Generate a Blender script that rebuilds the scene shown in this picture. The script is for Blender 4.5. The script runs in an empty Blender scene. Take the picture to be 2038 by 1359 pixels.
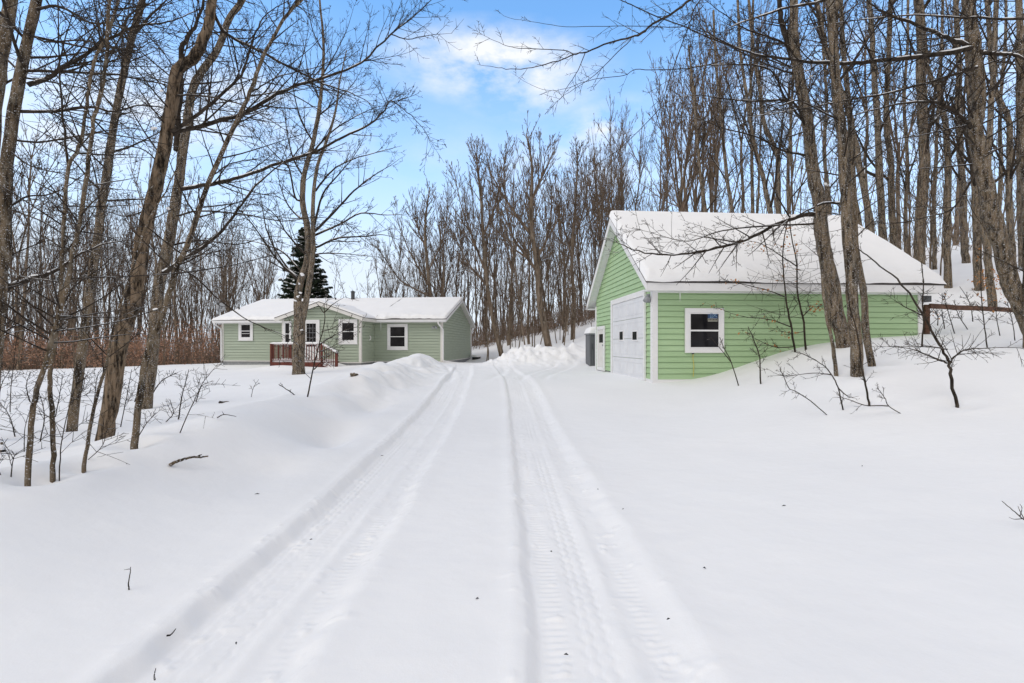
import bpy, bmesh, math, random
import numpy as np
from mathutils import Vector, Matrix

S = bpy.context.scene
COL = S.collection
rnd = random.Random(11)
R = np.random.default_rng(11)
F = 920.0                      # focal length in pixels of the 2038 wide photograph
CX, CY, CZ = 1019.0, 687.0, 1.45

def P(px, py, Y):
    return np.array([(px-CX)/F*Y, Y, CZ-(py-CY)/F*Y])

# ------------------------------------------------------------------ materials
def nodemat(name):
    m = bpy.data.materials.new(name); m.use_nodes = True
    nt = m.node_tree
    return m, nt, nt.nodes, nt.links, nt.nodes['Principled BSDF']

def noise(nt, scale, detail=4, rough=.55, coord='Object', vscale=None):
    tc = nt.nodes.new('ShaderNodeTexCoord')
    n = nt.nodes.new('ShaderNodeTexNoise'); n.inputs['Scale'].default_value = scale
    n.inputs['Detail'].default_value = detail; n.inputs['Roughness'].default_value = rough
    src = tc.outputs[coord]
    if vscale:
        mp = nt.nodes.new('ShaderNodeMapping'); mp.inputs['Scale'].default_value = vscale
        nt.links.new(src, mp.inputs['Vector']); src = mp.outputs['Vector']
    nt.links.new(src, n.inputs['Vector'])
    return n.outputs['Fac']

def ramp(nt, fac, stops):
    r = nt.nodes.new('ShaderNodeValToRGB')
    e = r.color_ramp.elements
    while len(e) < len(stops): e.new(0.5)
    for k, (p, c) in enumerate(stops):
        e[k].position = p
        e[k].color = (c if len(c) == 4 else (*c, 1)) if isinstance(c, tuple) else (c, c, c, 1)
    nt.links.new(fac, r.inputs['Fac'])
    return r.outputs['Color']

def mix(nt, fac, a, b):
    m = nt.nodes.new('ShaderNodeMix'); m.data_type = 'RGBA'
    for s, v in ((m.inputs[0], fac), (m.inputs[6], a), (m.inputs[7], b)):
        if isinstance(v, (int, float)): s.default_value = v
        elif isinstance(v, tuple): s.default_value = (*v, 1)
        else: nt.links.new(v, s)
    return m.outputs[2]

def math_(nt, op, a, b=0.0, clamp=False):
    m = nt.nodes.new('ShaderNodeMath'); m.operation = op; m.use_clamp = clamp
    for s, v in ((m.inputs[0], a), (m.inputs[1], b)):
        if isinstance(v, (int, float)): s.default_value = v
        else: nt.links.new(v, s)
    return m.outputs[0]

def bump(nt, bsdf, h, strength=.5, dist=.02):
    b = nt.nodes.new('ShaderNodeBump'); b.inputs['Strength'].default_value = strength
    b.inputs['Distance'].default_value = dist
    nt.links.new(h, b.inputs['Height']); nt.links.new(b.outputs['Normal'], bsdf.inputs['Normal'])

def simple(name, c1, c2, scale=6, rough=.7, bmp=0, bdist=.01, vscale=None, spec=.3):
    m, nt, N, L, b = nodemat(name)
    f = noise(nt, scale, 5, .6, vscale=vscale)
    L.new(ramp(nt, f, [(.3, c1), (.7, c2)]), b.inputs['Base Color'])
    b.inputs['Roughness'].default_value = rough
    b.inputs['Specular IOR Level'].default_value = spec
    if bmp: bump(nt, b, noise(nt, scale*4, 4, .6, vscale=vscale), bmp, bdist)
    return m

def snow_mat(name, sc=1.0, strength=.25):
    m, nt, N, L, b = nodemat(name)
    f = noise(nt, .7*sc, 4)
    L.new(ramp(nt, f, [(.3, (.86, .862, .875)), (.7, (.895, .896, .905))]), b.inputs['Base Color'])
    b.inputs['Roughness'].default_value = .75
    b.inputs['Specular IOR Level'].default_value = .25
    h1 = noise(nt, 9*sc, 5, .5); h2 = noise(nt, 150*sc, 2, .5)
    bump(nt, b, math_(nt, 'ADD', h1, math_(nt, 'MULTIPLY', h2, .10)), strength, .02)
    return m

def bark_mat(name, dark, light, lichen, snow=.0, scale=9, fleck=.0, bstr=.9, lich=.5):
    m, nt, N, L, b = nodemat(name)
    f = noise(nt, scale, 6, .7, vscale=(1, 1, .15))
    c = ramp(nt, f, [(.41, dark), (.57, light)])
    g = noise(nt, scale*.8, 5, .75, vscale=(1, 1, .6))
    c = mix(nt, ramp(nt, g, [(.50, 0.0), (.68, lich)]), c, lichen)
    # fine pale speckle of bark and rime, seen at every distance
    if fleck:
        k = noise(nt, scale*4.2, 3, .6)
        c = mix(nt, ramp(nt, k, [(1-fleck, 0.0), (1-fleck+.03, 1.0)]), c, (.72, .72, .74))
    if snow:
        geo = N.new('ShaderNodeNewGeometry'); sx = N.new('ShaderNodeSeparateXYZ')
        L.new(geo.outputs['Normal'], sx.inputs[0])
        kn = noise(nt, 2.3, 4, .7)
        up = math_(nt, 'ADD', sx.outputs['Z'], math_(nt, 'MULTIPLY', math_(nt, 'SUBTRACT', kn, .5), 1.6))
        c = mix(nt, ramp(nt, up, [(1-snow, 0.0), (min(1, 1-snow+.08), 1.0)]), c, (.85, .855, .87))
    L.new(c, b.inputs['Base Color'])
    b.inputs['Roughness'].default_value = .9
    b.inputs['Specular IOR Level'].default_value = .15
    if bstr: bump(nt, b, noise(nt, scale*2.2, 6, .75, vscale=(1, 1, .22)), bstr, .03)
    return m

M = {}
M['snow'] = snow_mat('snow_surface')
M['roofsnow'] = snow_mat('roof_snow', 1.3, .3)
M['bark'] = bark_mat('maple_bark', (.028, .020, .013), (.205, .153, .100), (.33, .30, .245), .25, 17, .385, 1.0, .5)
M['shag'] = bark_mat('shaggy_bark', (.016, .011, .007), (.25, .18, .12), (.32, .27, .21), .22, 19, .26, 1.0, .45)
M['twig'] = bark_mat('twig_bark', (.018, .014, .011), (.055, .042, .032), (.12, .11, .095), .13, 14, .0, 0, .3)
M['far'] = bark_mat('forest_bark', (.062, .046, .033), (.20, .152, .110), (.30, .265, .215), .20, 6, .28, .5, .6)
M['fartwig'] = bark_mat('forest_twigs', (.078, .056, .041), (.185, .136, .10), (.23, .19, .15), .16, 5, .0, 0, .4)
M['brush'] = bark_mat('brush_stems', (.13, .088, .062), (.26, .19, .14), (.31, .26, .21), .16, 3, .0, 0, .4)
M['garage'] = simple('green_siding', (.36, .515, .285), (.43, .59, .35), 1.6, .55, 0, .004, (.35, 1, 4), .3)
M['sage'] = simple('sage_siding', (.355, .41, .32), (.43, .485, .385), 1.6, .6, 0, .004, (.3, 1, 6), .3)
M['trim'] = simple('white_trim', (.76, .755, .76), (.83, .82, .82), 3, .45, .05, .003)
M['cream'] = simple('cream_trim', (.68, .66, .62), (.76, .745, .71), 3, .5, .05, .003)
M['doorwhite'] = simple('white_steel_door', (.70, .71, .74), (.79, .795, .815), 2, .4, .04, .003)
M['shingle'] = simple('dark_shingle', (.03, .025, .024), (.07, .06, .055), 14, .9, .5, .01)
M['concrete'] = simple('foundation', (.22, .225, .235), (.33, .335, .34), 5, .85, .3, .01)
M['deck'] = simple('red_brown_stain', (.10, .026, .018), (.17, .048, .034), 7, .6, .2, .005, (1, 1, .2))
M['railwood'] = simple('old_fence_wood', (.06, .028, .018), (.16, .085, .055), 9, .85, .5, .01, (.3, 1, 1))
M['metal'] = simple('grey_metal', (.25, .26, .28), (.36, .37, .39), 8, .45, .05, .003)
M['flue'] = simple('flue_pipe', (.045, .05, .055), (.10, .105, .11), 9, .5, .1, .004)
M['grey'] = simple('shed_metal', (.12, .125, .135), (.19, .195, .205), 3, .7, .2, .01, (3, 3, .3))
M['needle'] = simple('spruce_needles', (.017, .028, .017), (.048, .066, .038), 6, .75)
M['leaf'] = simple('dry_beech_leaf', (.30, .115, .035), (.55, .28, .10), 9, .7)
M['rust'] = simple('rust_leaf', (.25, .125, .075), (.46, .28, .19), 1.1, .8)
M['dark'] = simple('dark_rubber', (.012, .012, .013), (.03, .03, .03), 8, .7)
M['yellow'] = simple('yellow_cord', (.50, .42, .08), (.62, .54, .14), 9, .6)
M['blue'] = simple('sign_blue', (.025, .055, .13), (.04, .085, .19), 5, .5)
M['ink'] = simple('sign_ink', (.20, .33, .46), (.27, .42, .55), 9, .5)
M['board'] = simple('sign_board', (.26, .26, .22), (.34, .33, .28), 5, .6)
m, nt, N, L, b = nodemat('dark_glass')
L.new(ramp(nt, noise(nt, 1.6, 2), [(.35, (.006, .006, .008)), (.7, (.022, .021, .024))]), b.inputs['Base Color'])
b.inputs['Roughness'].default_value = .06; b.inputs['Specular IOR Level'].default_value = .14
M['glass'] = m

# ------------------------------------------------------------------ objects
def tag(o, label=None, cat=None, group=None, kind=None):
    if label: o['label'] = label
    if cat: o['category'] = cat
    if group: o['group'] = group
    if kind: o['kind'] = kind
    return o

def empty(name, loc=(0, 0, 0), rz=0.0):
    o = bpy.data.objects.new(name, None); COL.objects.link(o)
    o.location = loc; o.rotation_euler = (0, 0, rz); o.empty_display_size = .3
    return o

def link(name, me, mat, parent=None):
    o = bpy.data.objects.new(name, me); COL.objects.link(o)
    if mat is not None and len(me.materials) == 0: me.materials.append(mat)
    if parent is not None: o.parent = parent
    return o

def mesh_np(name, V, Q, smooth=True):
    """quads only"""
    me = bpy.data.meshes.new(name)
    V = np.ascontiguousarray(V, dtype=np.float32); Q = np.ascontiguousarray(Q, dtype=np.int32)
    me.vertices.add(len(V)); me.vertices.foreach_set('co', V.ravel())
    me.loops.add(Q.size); me.loops.foreach_set('vertex_index', Q.ravel())
    me.polygons.add(len(Q)); me.polygons.foreach_set('loop_start', np.arange(0, Q.size, 4, dtype=np.int32))
    me.polygons.foreach_set('use_smooth', np.full(len(Q), smooth, dtype=bool))
    me.update(calc_edges=True)
    return me

class MB:
    """collects boxes, prisms and tubes of one part"""
    def __init__(s): s.v = []; s.f = []
    def add(s, vs, fs):
        o = len(s.v); s.v += [tuple(v) for v in vs]; s.f += [tuple(i+o for i in f) for f in fs]; return s
    def box(s, x0, x1, y0, y1, z0, z1):
        return s.add([(x0,y0,z0),(x1,y0,z0),(x1,y1,z0),(x0,y1,z0),(x0,y0,z1),(x1,y0,z1),(x1,y1,z1),(x0,y1,z1)],
                     [(0,3,2,1),(4,5,6,7),(0,1,5,4),(1,2,6,5),(2,3,7,6),(3,0,4,7)])
    def prism(s, poly, ax, a, b):
        """poly: (p,q) pairs counter-clockwise; ax 'x': (p,q)=(y,z); ax 'y': (p,q)=(x,z)"""
        n = len(poly)
        mk = (lambda p, q, t: (t, p, q)) if ax == 'x' else (lambda p, q, t: (p, t, q))
        vs = [mk(p, q, a) for p, q in poly]+[mk(p, q, b) for p, q in poly]
        fs = [tuple(range(n)), tuple(range(2*n-1, n-1, -1))]
        fs += [(i, i+n, (i+1) % n+n, (i+1) % n) for i in range(n)]
        return s.add(vs, fs)
    def tube(s, pts, r, n=8):
        pts = [Vector(p) for p in pts]; rings = []
        for i, p in enumerate(pts):
            t = (pts[min(i+1, len(pts)-1)]-pts[max(i-1, 0)]).normalized()
            ref = Vector((1, 0, 0)) if abs(t.z) > .7 else Vector((0, 0, 1))
            u = t.cross(ref).normalized(); w = t.cross(u)
            rr = r[i] if isinstance(r, (list, tuple)) else r
            rings += [p+(u*math.cos(k*2*math.pi/n)+w*math.sin(k*2*math.pi/n))*rr for k in range(n)]
        fs = [(i*n+k, i*n+(k+1) % n, (i+1)*n+(k+1) % n, (i+1)*n+k) for i in range(len(pts)-1) for k in range(n)]
        fs += [tuple(range(n-1, -1, -1)), tuple(range((len(pts)-1)*n, len(pts)*n))]
        return s.add(rings, fs)
    def build(s, name, mat, parent=None, bevel=0, smooth=False):
        me = bpy.data.meshes.new(name); me.from_pydata(s.v, [], s.f)
        bm = bmesh.new(); bm.from_mesh(me); bmesh.ops.recalc_face_normals(bm, faces=bm.faces)
        if bevel: bmesh.ops.bevel(bm, geom=list(bm.edges), offset=bevel, segments=2, affect='EDGES', clamp_overlap=True)
        if smooth:
            for f in bm.faces: f.smooth = True
        bm.to_mesh(me); bm.free()
        return link(name, me, mat, parent)

# ------------------------------------------------------------------ numpy noise
def vnoise(x, y, seed=0):
    xi = np.floor(x).astype(np.int64); yi = np.floor(y).astype(np.int64)
    fx = x-xi; fy = y-yi; fx = fx*fx*(3-2*fx); fy = fy*fy*(3-2*fy)
    def h(a, c):
        n = (a*374761393+c*668265263+seed*974711) & 0x7fffffff
        n = ((n ^ (n >> 13))*1274126177) & 0x7fffffff
        return ((n ^ (n >> 16)) & 0xffff)/65535.0
    return (h(xi, yi)*(1-fx)+h(xi+1, yi)*fx)*(1-fy)+(h(xi, yi+1)*(1-fx)+h(xi+1, yi+1)*fx)*fy-.5

def fbm(x, y, seed=0, o=4):
    s = 0; a = 1
    for k in range(o):
        s = s+a*vnoise(x*2**k, y*2**k, seed+k); a *= .5
    return s

# ------------------------------------------------------------------ terrain
CP = np.array([
 (0,-10,0),(12,-10,.3),(-12,-10,0),(0,0,0),(0,3,0),(-1.5,4,0),(1.5,4,.0),(0,6,.02),(0,9,.12),(0,11,.25),(0,13,.42),(1.5,13,.42),(0,16,.45),(0,20,.45),
 (-1,25,.43),(0,30,.45),(-2.2,9,.12),(-2.2,5,.03),(-2.2,14,.42),(-2.5,0,0),
 (-5.5,4,.12),(-7,7,.05),(-9,10,.05),(-12,14,.05),(-9,20,.10),(-14,24,.10),(-18,28.6,.17),(-12,27,.2),(-9,26.8,.28),(-4.2,28.5,.40),(-3,36,.25),
 (-30,30,-.2),(-44,40,-.75),(-25,40,-.1),(-20,15,0),(-30,10,-.1),(-8,0,.1),(-14,3,.0),(-60,0,-.3),(-60,40,-1),(-60,80,-1.6),(-30,70,-.9),(-12,50,.3),
 (3.8,12.4,.44),(5.0,12.45,.55),(5.9,12.5,.78),(6.9,12.6,1.12),(7.9,12.65,1.4),(9.05,12.6,1.58),(11.3,12.8,1.74),
 (3,5,.02),(3.2,8,.12),(3,10.5,.26),(4.6,10.6,.42),(5,3,.10),(5,7,.32),(8,5,.50),(6.7,7,.52),(6.6,8.5,.93),(7.4,9.5,1.14),(8.2,10.8,1.5),(11,10,1.46),(10,7,.95),(15,8,1.5),(15.7,14.7,2.2),(17.5,15.6,2.5),(17.7,17,2.85),(18.9,20,3.95),(21,24,5.15),(26.6,27,6.4),(6,0,.1),(20,3,1.6),(10,2,.5),
 (13.5,14.5,1.95),(13,17,2.5),(15,20,3.5),(11.5,20.5,3.4),(7,22.5,1.5),(4,20,.55),(3.4,17,.47),(13,26,4.3),(20,40,7.3),(9,40,3.7),(3,45,2.7),(5,33,2.1),(-1,36,.6),(.5,40,1.6),
 (30,40,9.3),(40,20,7.0),(26,12,4.0),(40,5,5),(0,60,2.2),(0,100,3),(60,60,12),(60,100,12),(60,0,7),(30,85,9.5),(-60,120,-1.5),(0,130,3),(60,130,12.5),(-60,-25,-.3),(0,-25,0),(60,-25,6),(110,60,16),(110,0,11),(-110,0,-1),(-110,80,-2)], dtype=float)

def tps_fit(cp, lam=.02):
    n = len(cp); d2 = ((cp[:, None, :2]-cp[None, :, :2])**2).sum(-1)
    K = np.where(d2 > 0, .5*d2*np.log(np.maximum(d2, 1e-9)), 0)+lam*np.eye(n)
    Pm = np.c_[np.ones(n), cp[:, :2]]
    A = np.block([[K, Pm], [Pm.T, np.zeros((3, 3))]])
    return np.linalg.solve(A, np.r_[cp[:, 2], 0, 0, 0])
TW = tps_fit(CP)

def smooth(a, b, x):
    t = np.clip((x-a)/(b-a), 0, 1); return t*t*(3-2*t)

def track_x(y):
    """sideways drift of the wheel tracks along the drive"""
    return -.02*np.maximum(0, y-3)-.0045*np.maximum(0, y-9.0)**2*np.exp(-np.maximum(0, y-9)*.02)

def ground(x, y, tracks=False):
    x = np.atleast_1d(np.asarray(x, float)); y = np.atleast_1d(np.asarray(y, float))
    z = np.empty_like(x)
    for i in range(0, len(x), 40000):
        s = slice(i, i+40000)
        d2 = (x[s, None]-CP[None, :, 0])**2+(y[s, None]-CP[None, :, 1])**2
        z[s] = (.5*d2*np.log(np.maximum(d2, 1e-9)))@TW[:-3]+TW[-3]+TW[-2]*x[s]+TW[-1]*y[s]
    # ploughed bank along the left of the drive
    xb = -3.75-.035*np.maximum(0, y-5)+.35*vnoise(y*.22, y*0+3, 5)
    bw = np.where(x > xb, .95, 1.25)
    bh = (.42+.10*smooth(8, 16, y)+.14*smooth(14, 19, y))*smooth(25, 21.5, y)*(1+.55*vnoise(y*.45, x*.3, 9))
    z = z+bh*np.exp(-((x-xb)/bw)**2)
    # rough, ploughed face of the bank further up
    rough = np.exp(-((x-xb-.6)/.8)**2)*smooth(8, 13, y)*smooth(24, 20, y)
    z = z+rough*.27*fbm(x*1.7, y*1.2, 21, 4)
    # heap pushed up at the end of the drive
    px = (x-1.7)/2.5; py = (y-23.6)/1.6
    hm = np.exp(-(np.abs(px)**2.6))*np.exp(-(py**2))*.80
    z = z+hm*(1+.35*fbm(x*.9, y*.9, 31, 2))+np.clip(hm*3, 0, 1)*np.abs(fbm(x*2.3, y*2.3, 33, 3))*.42
    # berm in front of the house and the deck
    z = z+.16*np.exp(-((x+6.5)/2.6)**2-((y-24.5)/1.1)**2)+.22*np.exp(-((x+12.4)/1.6)**2-((y-24.6)/.8)**2)
    z = z+np.exp(-((x-xb-.5)/1.3)**2)*smooth(3.5,6,y)*smooth(16,11,y)*.21*fbm(x*.85+3, y*.55, 77, 3)
    # bank softness
    z = z+.035*fbm(x*.55, y*.55, 3, 3)*smooth(1.2, 2.2, np.abs(x+.4))+.05*fbm(x*.16, y*.16, 4, 2)*smooth(3, 7, np.abs(x))
    # hollows by the bank
    z = z-.24*np.exp(-((x+2.75)/.36)**2-((y-7.0)/.7)**2)-.17*np.exp(-((x+2.9)/.36)**2-((y-9.6)/1.0)**2)-.07*np.exp(-((x+2.55)/.3)**2-((y-5.0)/.6)**2)
    z = z+smooth(30, 60, y)*.25*fbm(x*.3, y*.3, 8, 3)
    if tracks:
        z = z+smooth(14, 6, y)*(.010*fbm(x*2.1, y*2.1, 85, 3)+.004*fbm(x*7, y*7, 86, 2))
        xt = x-track_x(y)
        f = smooth(26, 19, y)*smooth(-3, 0, y)
        for xc, hw, steep in ((-1.36, .375, .06), (.465, .38, .05)):
            u = (xt-xc)
            wob = .03*vnoise(y*1.6, y*0+xc, 41)+.03*vnoise(y*7, y*0+xc, 42)
            inside = smooth(-hw-.03+wob, -hw+steep+wob, u)*smooth(hw+.10+1.5*wob, hw-.10+1.5*wob, u)
            dep = .060 if xc < 0 else .050
            z = z-f*inside*(dep+.012*fbm(x*4, y*1.1, 43, 3))
            # low shoulder of pushed-out snow
            z = z+f*.018*np.exp(-((u+hw+.07)/.07)**2)+f*.012*np.exp(-((u-hw-.10)/.10)**2)
            near = f*np.clip(1.3-y*.07, .25, 1)*inside
            ph = y/.052
            # tyre lugs on the inner and outer passes, zig-zag grooves between them
            lug = (.5+.5*np.sin(2*math.pi*ph+2*vnoise(x*6, y*3, 60)))*np.clip(.55+2.2*vnoise(x*2.2+xc*9, y*1.1, 61), .05, 1.4)
            for c0, w0, amp in ((.25, .055, .006), (-.07, .05, .003) if xc < 0 else (-.24, .06, .008)):
                z = z-near*amp*lug*np.exp(-((u-c0)/w0)**4)
            for c0 in (-.27, -.22, -.16, -.02) if xc < 0 else (-.10, -.05, .02):
                zz = c0+.010*np.sin(2*math.pi*y/.11+c0*60)
                z = z-near*.007*np.clip(.6+2*vnoise(x*3, y*.9, 62), .1, 1.3)*np.exp(-((u-zz)/.012)**2)
            z = z-near*.010*np.abs(fbm(x*9, y*5, 47, 2))+f*np.exp(-((np.abs(u)-.30)/.2)**2)*.035*np.clip(fbm(x*12, y*11, 48, 3)-.26, 0, 1)
            # ridge between the two passes
            z = z+near*.014*np.exp(-((u-.10)/.05)**2)*(1+fbm(y*1.3, x*0, 50, 2))
        # a second pair sweeping off towards the house front and the garage
        arc = smooth(12.5, 15, y)*smooth(25, 20, y)
        for k, (c0, c1) in enumerate(((-2.0, -.10), (-.55, .10), (.35, .13), (1.1, .15))):
            xa = c0+c1*(y-15)+.02*(y-15)**2*(1 if k > 1 else -.6)
            z = z-arc*.04*np.exp(-((x-xa)/.13)**2)+arc*.02*np.exp(-((x-xa-.26)/.12)**2)
        z = z+arc*np.exp(-((x+.2)/2.6)**2)*.025*fbm(x*3, y*1.6, 55, 3)
    return z

def gz(x, y): return float(ground(x, y)[0])

_ys = np.concatenate([np.arange(1.4, 12, .04), np.arange(12, 40, .1), np.arange(40, 110, .3)])
def hit(px, py):
    xs = (px-CX)/F*_ys; zs = CZ-(py-CY)/F*_ys
    d = zs-ground(xs, _ys)
    k = np.argmax(d < 0) if (d < 0).any() else len(_ys)-1
    return np.array([xs[k], _ys[k], float(ground(xs[k], _ys[k])[0])])

FEET = [hit(*q)[:2] for q in ((143, 855), (208, 875), (291, 811), (267, 885), (55, 958), (105, 945), (168, 926), (593, 744), (1706, 742), (1735, 724), (1663, 744), (1905, 806), (1730, 801))]
def build_ground():
    dense = np.arange(-1.84, -.86, .0125); dense2 = np.arange(-.02, .96, .0125)
    mid = np.arange(-.86, -.02, .05)
    l = [-1.84]; st = .03
    while l[-1] > -160: st = min(st*1.035, 6); l.append(l[-1]-st)
    r = [.96]; st = .03
    while r[-1] < 160: st = min(st*1.035, 6); r.append(r[-1]+st)
    xs = np.unique(np.round(np.concatenate([l[::-1], dense, mid, dense2, r]), 4))
    a = np.arange(-30, 1.2, .6); bb = np.arange(1.2, 5.2, .0125)
    c = [5.2]; st = .0125
    while c[-1] < 24: st *= 1.0085; c.append(c[-1]+min(st, .14))
    while c[-1] < 36: c.append(c[-1]+.16)
    st = .2
    while c[-1] < 240: st = min(st*1.04, 8); c.append(c[-1]+st)
    ys = np.unique(np.round(np.concatenate([a, bb, c]), 4))
    X, Y = np.meshgrid(xs, ys); shp = X.shape
    # the drive curves with the tracks so the fine columns stay on them
    Xd = X+track_x(Y)*np.clip(1-np.maximum(0, np.abs(X+.4)-1.6)/6, 0, 1)
    cap = np.minimum(np.abs(Xd), 110)*np.sign(Xd)
    Z = ground(cap.ravel(), np.minimum(Y, 130).ravel(), True)
    for k, (fx, fy) in enumerate(FEET):
        d = np.hypot(Xd.ravel()-fx, (Y.ravel()-fy)*1.0); rr = .16 if k in (3, 4, 5, 6, 10, 11, 12) else (.42 if k == 7 else .27)
        Z = Z-.075*np.exp(-(d/rr)**2)*(1+.6*vnoise(Xd.ravel()*6, Y.ravel()*6, 90+k))+.02*np.exp(-((d-rr*1.9)/(rr*.6))**2)
    V = np.c_[Xd.ravel(), Y.ravel(), Z]
    ny, nx = shp; idx = np.arange(ny*nx).reshape(ny, nx)
    Q = np.c_[idx[:-1, :-1].ravel(), idx[:-1, 1:].ravel(), idx[1:, 1:].ravel(), idx[1:, :-1].ravel()]
    o = link('snowy_ground', mesh_np('snowy_ground', V, Q), M['snow'])
    tag(o, kind='structure')
build_ground()

# ------------------------------------------------------------------ branching plants
class Geo:
    """tubes gathered as (points, radii, sides), built in batches into one mesh"""
    def __init__(s): s.b = {}; s.raw = []; s.n = 0
    def add(s, p, r, sides):
        s.b.setdefault((len(p), sides), []).append((p, r)); s.n += 1
    def quads(s, V, Q): s.raw.append((V, Q))
    def arrays(s):
        Vs = []; Qs = []; off = 0
        for (n, k), lst in s.b.items():
            Pn = np.stack([np.asarray(a, float) for a, _ in lst]); Rn = np.stack([np.asarray(c, float) for _, c in lst])
            T = np.gradient(Pn, axis=1); T /= np.linalg.norm(T, axis=2, keepdims=True)+1e-9
            ref = np.where(np.abs(T[:, :, 2].mean(1))[:, None] > .75, np.array([[1., .13, 0]]), np.array([[0, .13, 1.]]))
            U = np.cross(T, ref[:, None, :]); U /= np.linalg.norm(U, axis=2, keepdims=True)+1e-9
            W = np.cross(T, U)
            a = np.arange(k)*2*math.pi/k
            V = Pn[:, :, None, :]+Rn[:, :, None, None]*(np.cos(a)[None, None, :, None]*U[:, :, None, :]+np.sin(a)[None, None, :, None]*W[:, :, None, :])
            B = len(lst); idx = np.arange(B*n*k).reshape(B, n, k)
            nx = np.roll(idx, -1, axis=2)
            Q = np.stack([idx[:, :-1], idx[:, 1:], nx[:, 1:], nx[:, :-1]], -1).reshape(-1, 4)+off
            Vs.append(V.reshape(-1, 3)); Qs.append(Q); off += B*n*k
        for V, Q in s.raw:
            Vs.append(V); Qs.append(Q+off); off += len(V)
        return np.concatenate(Vs), np.concatenate(Qs)
    def mesh(s, name, loc=(0, 0, 0), sm=True):
        V, Q = s.arrays()
        return mesh_np(name, V-np.asarray(loc, float), Q, sm)
    def empty(s): return not s.b and not s.raw

def unit(v): return v/(np.linalg.norm(v)+1e-9)

def spline(pts, sub=4):
    """Catmull-Rom through rows of any width"""
    p = np.asarray(pts, float)
    if len(p) < 3 and sub > 1:
        t = np.linspace(0, 1, sub+1)[:, None]; return p[0]*(1-t)+p[-1]*t
    q = np.vstack([2*p[0]-p[1], p, 2*p[-1]-p[-2]]); out = []
    for i in range(1, len(q)-2):
        for k in range(sub):
            t = k/sub
            out.append(.5*((2*q[i])+(-q[i-1]+q[i+1])*t+(2*q[i-1]-5*q[i]+4*q[i+1]-q[i+2])*t*t+(-q[i-1]+3*q[i]-3*q[i+1]+q[i+2])*t**3))
    out.append(p[-1]); return np.array(out)

def shoot(p0, d, Ln, n, wig, up):
    D = unit(d)[None, :]+np.cumsum(R.normal(0, wig, (n, 3)), 0)+np.outer(np.linspace(0, 1, n), [0, 0, up])
    D /= np.linalg.norm(D, axis=1, keepdims=True)
    return np.vstack([p0, p0+np.cumsum(D*(Ln/n), 0)])

def sprout(geo, pts, rad, n, Ln, ang=(35, 65), lv=2, up=.15, wig=.13, start=.15, kid=(5, .5), rmin=.0028, flat=None, taper=.5, rk=.55, pup=0.0, maxr=9):
    """side shoots along a limb, and shoots of their own"""
    m = len(pts)
    if m < 2: return
    ts = np.sort(R.uniform(start, 1, n)) if n > 3 else R.uniform(start, 1, n)
    side = R.uniform(0, 2*math.pi)
    for t in ts:
        f = t*(m-1); i = min(int(f), m-2); w = f-i
        p = pts[i]*(1-w)+pts[i+1]*w; tg = unit(pts[i+1]-pts[i]); r = rad[i]*(1-w)+rad[i+1]*w
        side += 2.4+R.normal(0, .5)
        ref = np.array([1., 0, 0]) if abs(tg[2]) > .8 else np.array([0, 0, 1.])
        u = unit(np.cross(tg, ref)); v = np.cross(tg, u)
        a = math.radians(R.uniform(*ang))
        pr = u*math.cos(side)+v*math.sin(side)
        if flat is not None: pr = unit(pr*np.array([1, flat, 1]))
        d = tg*math.cos(a)+pr*math.sin(a)+np.array([0, 0, pup])
        l = Ln*R.uniform(.55, 1.15)*(1-taper*t)
        r0 = max(rmin*1.2, min(r*rk, maxr, l*.014+rmin))
        k = 5 if lv >= 2 else (4 if lv == 1 else 3)
        q = shoot(p, d, l, k-1, wig*.42, up)
        rr = np.linspace(r0, max(rmin*.6, r0*.3), k)
        geo.add(q, rr, 4 if r0 > .012 else 3)
        if lv > 0:
            sprout(geo, q, rr, max(2, int(round(kid[0]*R.uniform(.7, 1.2)))), l*kid[1], ang, lv-1, up, wig*1.1, .2, kid, rmin, flat, taper, rk, pup, maxr)

def snowcap(geo, pts, rad, h=.6, lim=.75):
    """snow lying along the upper side of a limb, in runs"""
    pts = np.asarray(pts, float); rad = np.asarray(rad, float)
    i = 0
    while i < len(pts)-2:
        n = int(R.integers(3, 9)); seg = pts[i:i+n]; r = rad[i:i+n]
        if len(seg) >= 3:
            d = unit(seg[-1]-seg[0])
            if abs(d[2]) < lim:
                e = np.sin(np.linspace(0, math.pi, len(seg)))**.35*.92
                geo.add(seg+np.array([0, 0, 1])*(r*h)[:, None], r*e*(.80+.12*R.random()), 6)
        i += n-1 if R.random() < .75 or h > .75 else n+2

def leaves(geo, pts, n, size, droop=.5):
    m = len(pts)
    for _ in range(n):
        f = R.uniform(.25, 1)*(m-1); i = min(int(f), m-2); w = f-i
        p = pts[i]*(1-w)+pts[i+1]*w+R.normal(0, .06 if size < .08 else .22, 3)
        a = unit(R.normal(0, 1, 3)+np.array([0, 0, -droop*2])); c = unit(np.cross(a, R.normal(0, 1, 3)))
        nn = np.cross(a, c); s = size*R.uniform(.6, 1.2)
        V = np.array([p, p+a*s*.5+c*s*.32+nn*s*.08, p+a*s, p+a*s*.5-c*s*.32-nn*s*.08])
        geo.quads(V, np.array([[0, 1, 2, 3]]))

def lump(T, c, s):
    # a small uneven pat of snow caught on the bark
    for k in range(3):
        d = R.normal(0, 1, 3)*[s*.55, s*.12, s*.35]; q = c+d; t = s*R.uniform(.45, .8)
        ax = unit(np.array([1, .1, R.normal(0, .35)]))
        T.snow.add(np.array([q-ax*t*1.1, q-ax*t*.7, q, q+ax*t*.7, q+ax*t*1.2]), t*np.array([.08, .42, .6, .45, .08])*R.uniform(.85, 1.1, 5), 9)

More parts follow.
